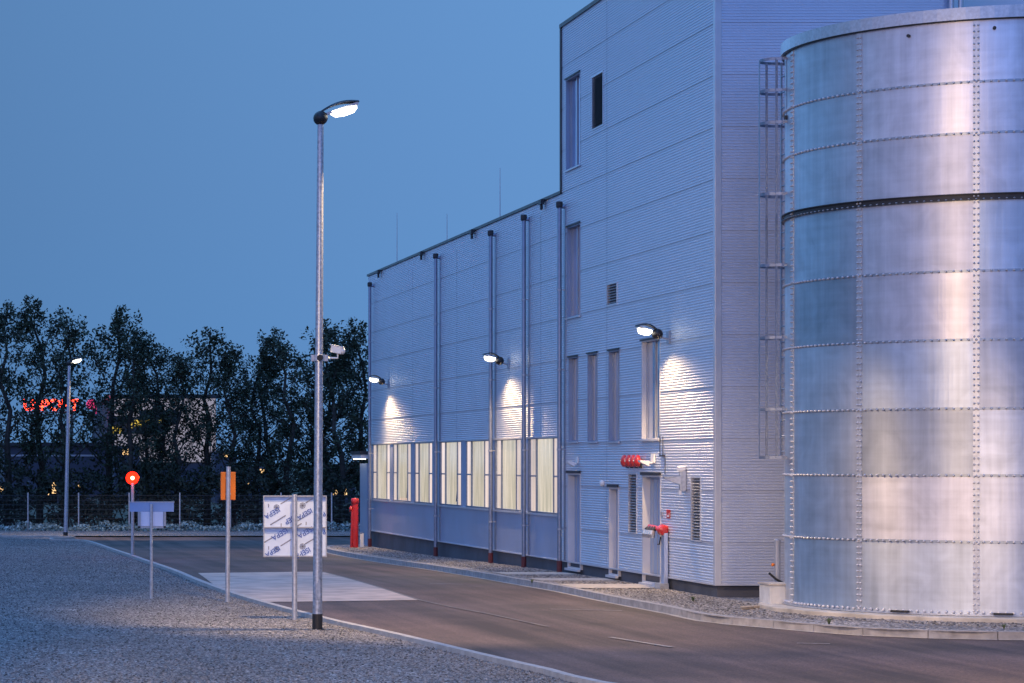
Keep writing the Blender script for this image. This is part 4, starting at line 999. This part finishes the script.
# ------------------------------------------------------------------ far buildings seen through the trees
def far_hall(px0, px1, pyt, Y, m, label, depth=30):
    x0, x1 = AX(px0, Y), AX(px1, Y); zt = at(0, pyt, Y).z
    t = thing('distant_hall', label, 'hall', (x0, Y, -.3))
    MB().box(x0, x1, Y, Y + depth, -.4, zt).build('wall', m, t)
    MB().box(x0 - .3, x1 + .3, Y - .3, Y + depth, zt, zt + .3).build('roof', M['dark'], t)
    MB().box(x0 + .5, x1 - .5, Y - .05, Y, zt - .9, zt - .75).build('trim', M['alu'], t)
    return t, x0, x1, zt
dk = mat('dark_hall_wall', (.05, .06, .09), .8, nscale=.3, namt=.2)
lit = emat('hall_wall_glow', (.62, .60, .78), .48)  # the wall itself emits, standing in for floodlight falling on it
t, x0, x1, zt = far_hall(114, 216, 398, 215, dk, 'floodlit pale hall glimpsed through the trees behind the signal light')
MB().box(x0 + .05, x1 - .05, 214.8, 214.95, 2.6, zt - .05).build('lit_facade', lit, t)
MB().box(AX(140, 214), AX(178, 214), 214.4, 214.7, at(0, 425, 214).z, at(0, 410, 214).z).build('awning', M['dark'], t)
t2, *_ = far_hall(4, 106, 446, 225, dk, 'dark hall with red neon lettering glimpsed through the trees')
rl = emat('red_neon', (1, .05, .02), 9)
for px in (32, 72): MB().box(AX(px, 224.9) - .08, AX(px, 224.9) + .08, 224.9, 225.1, at(0, 447, 225).z, at(0, 411, 225).z).build('sign_post', M['dark'], t2)
s = 225 / F * 12.5
Mt = Matrix.Translation(at(51, 405.5, 224.8)) @ Matrix.Rotation(R(90), 4, 'X')
lt = thing('neon_lettering', 'red neon lettering standing on the roof of the distant dark hall', 'neon sign', at(51, 412, 224.8))
o = text_mesh('letters', 'USPORT', s * 1.2, Mt, rl, lt, .1)
MB().box(AX(28, 225.1), AX(76, 225.1), 225.02, 225.1, at(0, 412.6, 225).z, at(0, 411.6, 225).z).build('letter_rail', M['dark'], lt)
lt = thing('round_neon_sign', 'round pink neon emblem right of the red lettering behind the trees', 'neon sign', at(91.5, 404.5, 224.8))
p = at(91.5, 404.5, 224.8)
MB().lathe(p, [(.3, -.05), (.46, -.05), (.46, .05), (.3, .05)], 20, 'y').build('ring', emat('pink_neon', (.8, .05, .22), 1.1), lt)
MB().box(p.x + .30, p.x + .44, p.y - .05, p.y + .05, p.z - .8, p.z).build('tail', emat('pink_neon_tail', (.8, .05, .22), .9), lt)
ylw = emat('yellow_sign_light', (1, .72, .12), .9)
lt = thing('yellow_light_row', 'rising row of yellow sign lights in front of the floodlit hall', 'illuminated sign', at(117, 430, 213))
for k, (px, py, w, h) in enumerate(((117, 430, 9, 7), (130, 425.5, 5, 5), (139, 423, 9, 6), (147, 421.5, 6, 5), (162, 420.5, 6, 4))):
    p = at(px, py, 213); w *= 213 / F; h *= 213 / F; MB().box(p.x - w / 2, p.x + w / 2, 212.9, 213.1, p.z - h / 2, p.z + h / 2).build('lamp_panel', ylw, lt)
MB().box(at(113, 0, 213.2).x, at(168, 0, 213.2).x, 213.11, 213.2, at(0, 434, 213).z, at(0, 417, 213).z).build('backing', M['dark'], lt)
mw = emat('warm_far_window', (1, .62, .28), 1.6)
for i, (px, py, w, h, lab) in enumerate(((2, 489, 5, 5, 'at the left edge of the photo'), (43, 494, 12, 3, 'left of the distant lamp pole'), (54, 488, 4, 11, 'just left of the distant lamp pole'), (79, 485, 3, 4, 'just right of the distant lamp pole'), (127, 452, 9, 6, 'above and left of the red signal light'), (262, 471, 4, 4, 'above the left half of the printed board'), (340, 492, 14, 6, 'right of the near lamp pole'), (226, 455, 5, 4, 'above the orange sign'), (246, 484, 6, 3, 'between the orange sign and the printed board'))):
    p = at(px, py, 190); w *= 190 / F; h *= 190 / F
    t = thing('distant_lit_cabin', 'far small cabin with a warm lit window, ' + lab, 'cabin', (p.x, 190, -.3))
    MB().box(p.x - w / 2 - .6, p.x + w / 2 + .6, 190.02, 193, -.4, max(p.z + h, 1.2)).build('wall', dk, t)
    MB().box(p.x - w / 2, p.x + w / 2, 189.96, 190.02, p.z - h / 2, p.z + h / 2).build('window', mw, t)
# far treeline to close the horizon
random.seed(12)
def make_far(seed):
    random.seed(seed); t = thing('far_tree', '', 'tree', (0, 0, 0), 'far tree line on the horizon'); lf = MB(); tr = MB()
    tr.tube([(0, 0, -.5), (0, 0, 4)], [.3, .15], 6)
    for i in range(22):
        a = random.uniform(0, 6.28); r = random.uniform(0, 2.6); leaf_blob(lf, Vector((math.cos(a) * r, math.sin(a) * r, random.uniform(1.2, 6.0 - r * .6))), Vector((1.1, 1.1, .9)), 34, .33)
    tr.build('trunk', M['bark'], t); lf.build('crown', M['leaf_b'], t); return t
ft = [make_far(3), make_far(4)]
for i in range(16):
    o = ft[i] if i < 2 else copy_tree(ft[i % 2]); Y = 300 + (i % 3) * 12; o.location = (-6 + i * 4.2, Y, -.3); o.rotation_euler = (0, 0, i * 1.7); k = .5 + .12 * math.sin(i * 1.9); o.scale = (1.1, 1, k); o['label'] = 'low dark tree in the far line on the horizon, beyond the distant halls'

# unseen trees added along the left side to darken the low sky and its reflections
for i in range(26):
    o = copy_tree(protos[i % 4]); f = i / 25
    x, y = (-12 - f * 3 * 10, 118 + math.sin(i) * 2) if i < 12 else (-46 + math.sin(i * 3.) * 2, 118 - (i - 12) * 9)
    if i < 12: x = -12 - i * 3
    o.location = (x, y, gz(y)); o.rotation_euler = (0, 0, i * 1.3); o.scale = (1.35, 1.35, 1.05); o['label'] = 'unseen dark poplar added to shade the low sky'
def weed(x, y, z, label, seed, h=.12):
    random.seed(seed); m = MB()
    for k in range(16):
        a = random.uniform(0, 6.28); l = h * random.uniform(.6, 1.2); d = Vector((math.cos(a), math.sin(a), 0)); w = Vector((-d.y, d.x, 0)) * .008
        p = Vector((x, y, z)); q = p + d * l * .4 + Vector((0, 0, l)); e_ = p + d * l * .9 + Vector((0, 0, l * .8)); m.quad(p - w, p + w, q + w, q - w); m.quad(q - w, q + w, e_ + w * .2, e_ - w * .2)
    tag(m.build('weed', M['weed']), label, 'weed', 'weeds in the gravel')
M['weed'] = leafm('weed_green', (.07, .10, .04))
for i, (px, py, lab) in enumerate(((693, 602, 'small green weed in the gravel in front of the dark corner plinth'), (829, 625, 'small green weed at the foot of the tank foundation'), (1004, 629, 'small green weed beside the kerb at the right edge of the photo'), (532, 583, 'small weed on the kerb in front of the hall beside the first path'))):
    p = G(px, py, 0); weed(p.x, p.y, -.004, lab, i + 3, .10 if i < 2 else .07)
# loose stones along the edging
random.seed(44); mb = MB()
for _ in range(3200):
    i = random.randrange(len(lk) - 1); p = lk[i].lerp(lk[i + 1], random.random()); 
    if not 28 < p.y < 70: continue
    o_ = -abs(random.gauss(.12, .5)) - .12 if random.random() < .93 else random.uniform(.0, .25)
    x, y = p.x + o_, p.y + random.uniform(-.4, .4); z = gz(y) + (-.101 if o_ < 0 else -.12); r = random.uniform(.007, .018)
    b = len(mb.v); q = [Vector((random.gauss(0, 1), random.gauss(0, 1), random.gauss(0, .6))).normalized() * r for _ in range(4)]
    mb.v += [(x + r, y, z), (x - r * .6, y + r * .8, z), (x - r * .6, y - r * .8, z), (x, y, z + r * 1.1), (x + r * .4, y + r * .7, z + r * .7), (x - r * .5, y - r * .2, z + r * .9)]
    mb.f += [(b, b + 4, b + 3), (b + 4, b + 1, b + 3), (b + 1, b + 5, b + 3), (b + 5, b + 2, b + 3), (b + 2, b, b + 3), (b, b + 1, b + 4), (b + 1, b + 2, b + 5)]
tag(mb.build('loose_stones', leafm('mixed_stone', (.17, .165, .16), .7)), 'loose grey stones scattered along the gravel edging', 'stones', kind='stuff')

random.seed(71); mb = MB()
def stone(x, y, z, r):
    b = len(mb.v); a = random.uniform(0, 6.28); c, s_ = math.cos(a), math.sin(a); h = random.uniform(.5, 1.1)
    for (px, py, pz) in ((1, 0, 0), (-.5, .8, 0), (-.6, -.8, 0), (.5, .45, .75), (-.6, .1, .8), (.15, -.55, .85)):
        mb.v.append((x + (px * c - py * s_) * r, y + (px * s_ + py * c) * r, z + pz * r * h))
    mb.f.extend([(b, b + 1, b + 3), (b + 1, b + 4, b + 3), (b + 1, b + 2, b + 4), (b + 2, b + 5, b + 4), (b + 2, b, b + 5), (b, b + 3, b + 5), (b + 3, b + 4, b + 5)])
for _ in range(26000):
    y = 41 + 46 * random.random() ** 1.5; x = random.uniform(13.45, 14.95) if y > 47.5 else random.uniform(13.4, 18)
    if y < 47.5 and ((x - TC.x) ** 2 + (y - TC.y) ** 2 < 3.8 ** 2 or y < 44.6 - (x - 13.2) * 1.1): continue
    if any(a - .05 < y < b + .05 for a, b in ((60.3, 61.9), (56.9, 58.2), (53.5, 55.3))): continue
    stone(x, y, gz(y) - .008, random.uniform(.012, .032))
tag(mb.build('gravel_stones', leafm('crushed_stone', (.20, .19, .18), .75)), 'grey crushed stones covering the strip along the building', 'gravel', kind='stuff')
mb = MB()
lky = sorted((p.y, p.x) for p in lk if 26 < p.y < 102)
def lkx(y):
    for (a, b), (c, d) in zip(lky, lky[1:]):
        if a <= y <= c: return b + (d - b) * (y - a) / max(c - a, 1e-6)
    return 5.5
for _ in range(88000):
    y = 28.5 + 73.5 * random.random() ** 1.7; x = random.uniform(.012 * y - .15, lkx(y) - .16)
    stone(x, y, gz(y) - .104, random.uniform(.010, .024))
tag(mb.build('gravel_stones', leafm('crushed_stone_field', (.17, .165, .165), .8)), 'grey crushed stones covering the gravel field left of the road', 'gravel', kind='stuff')
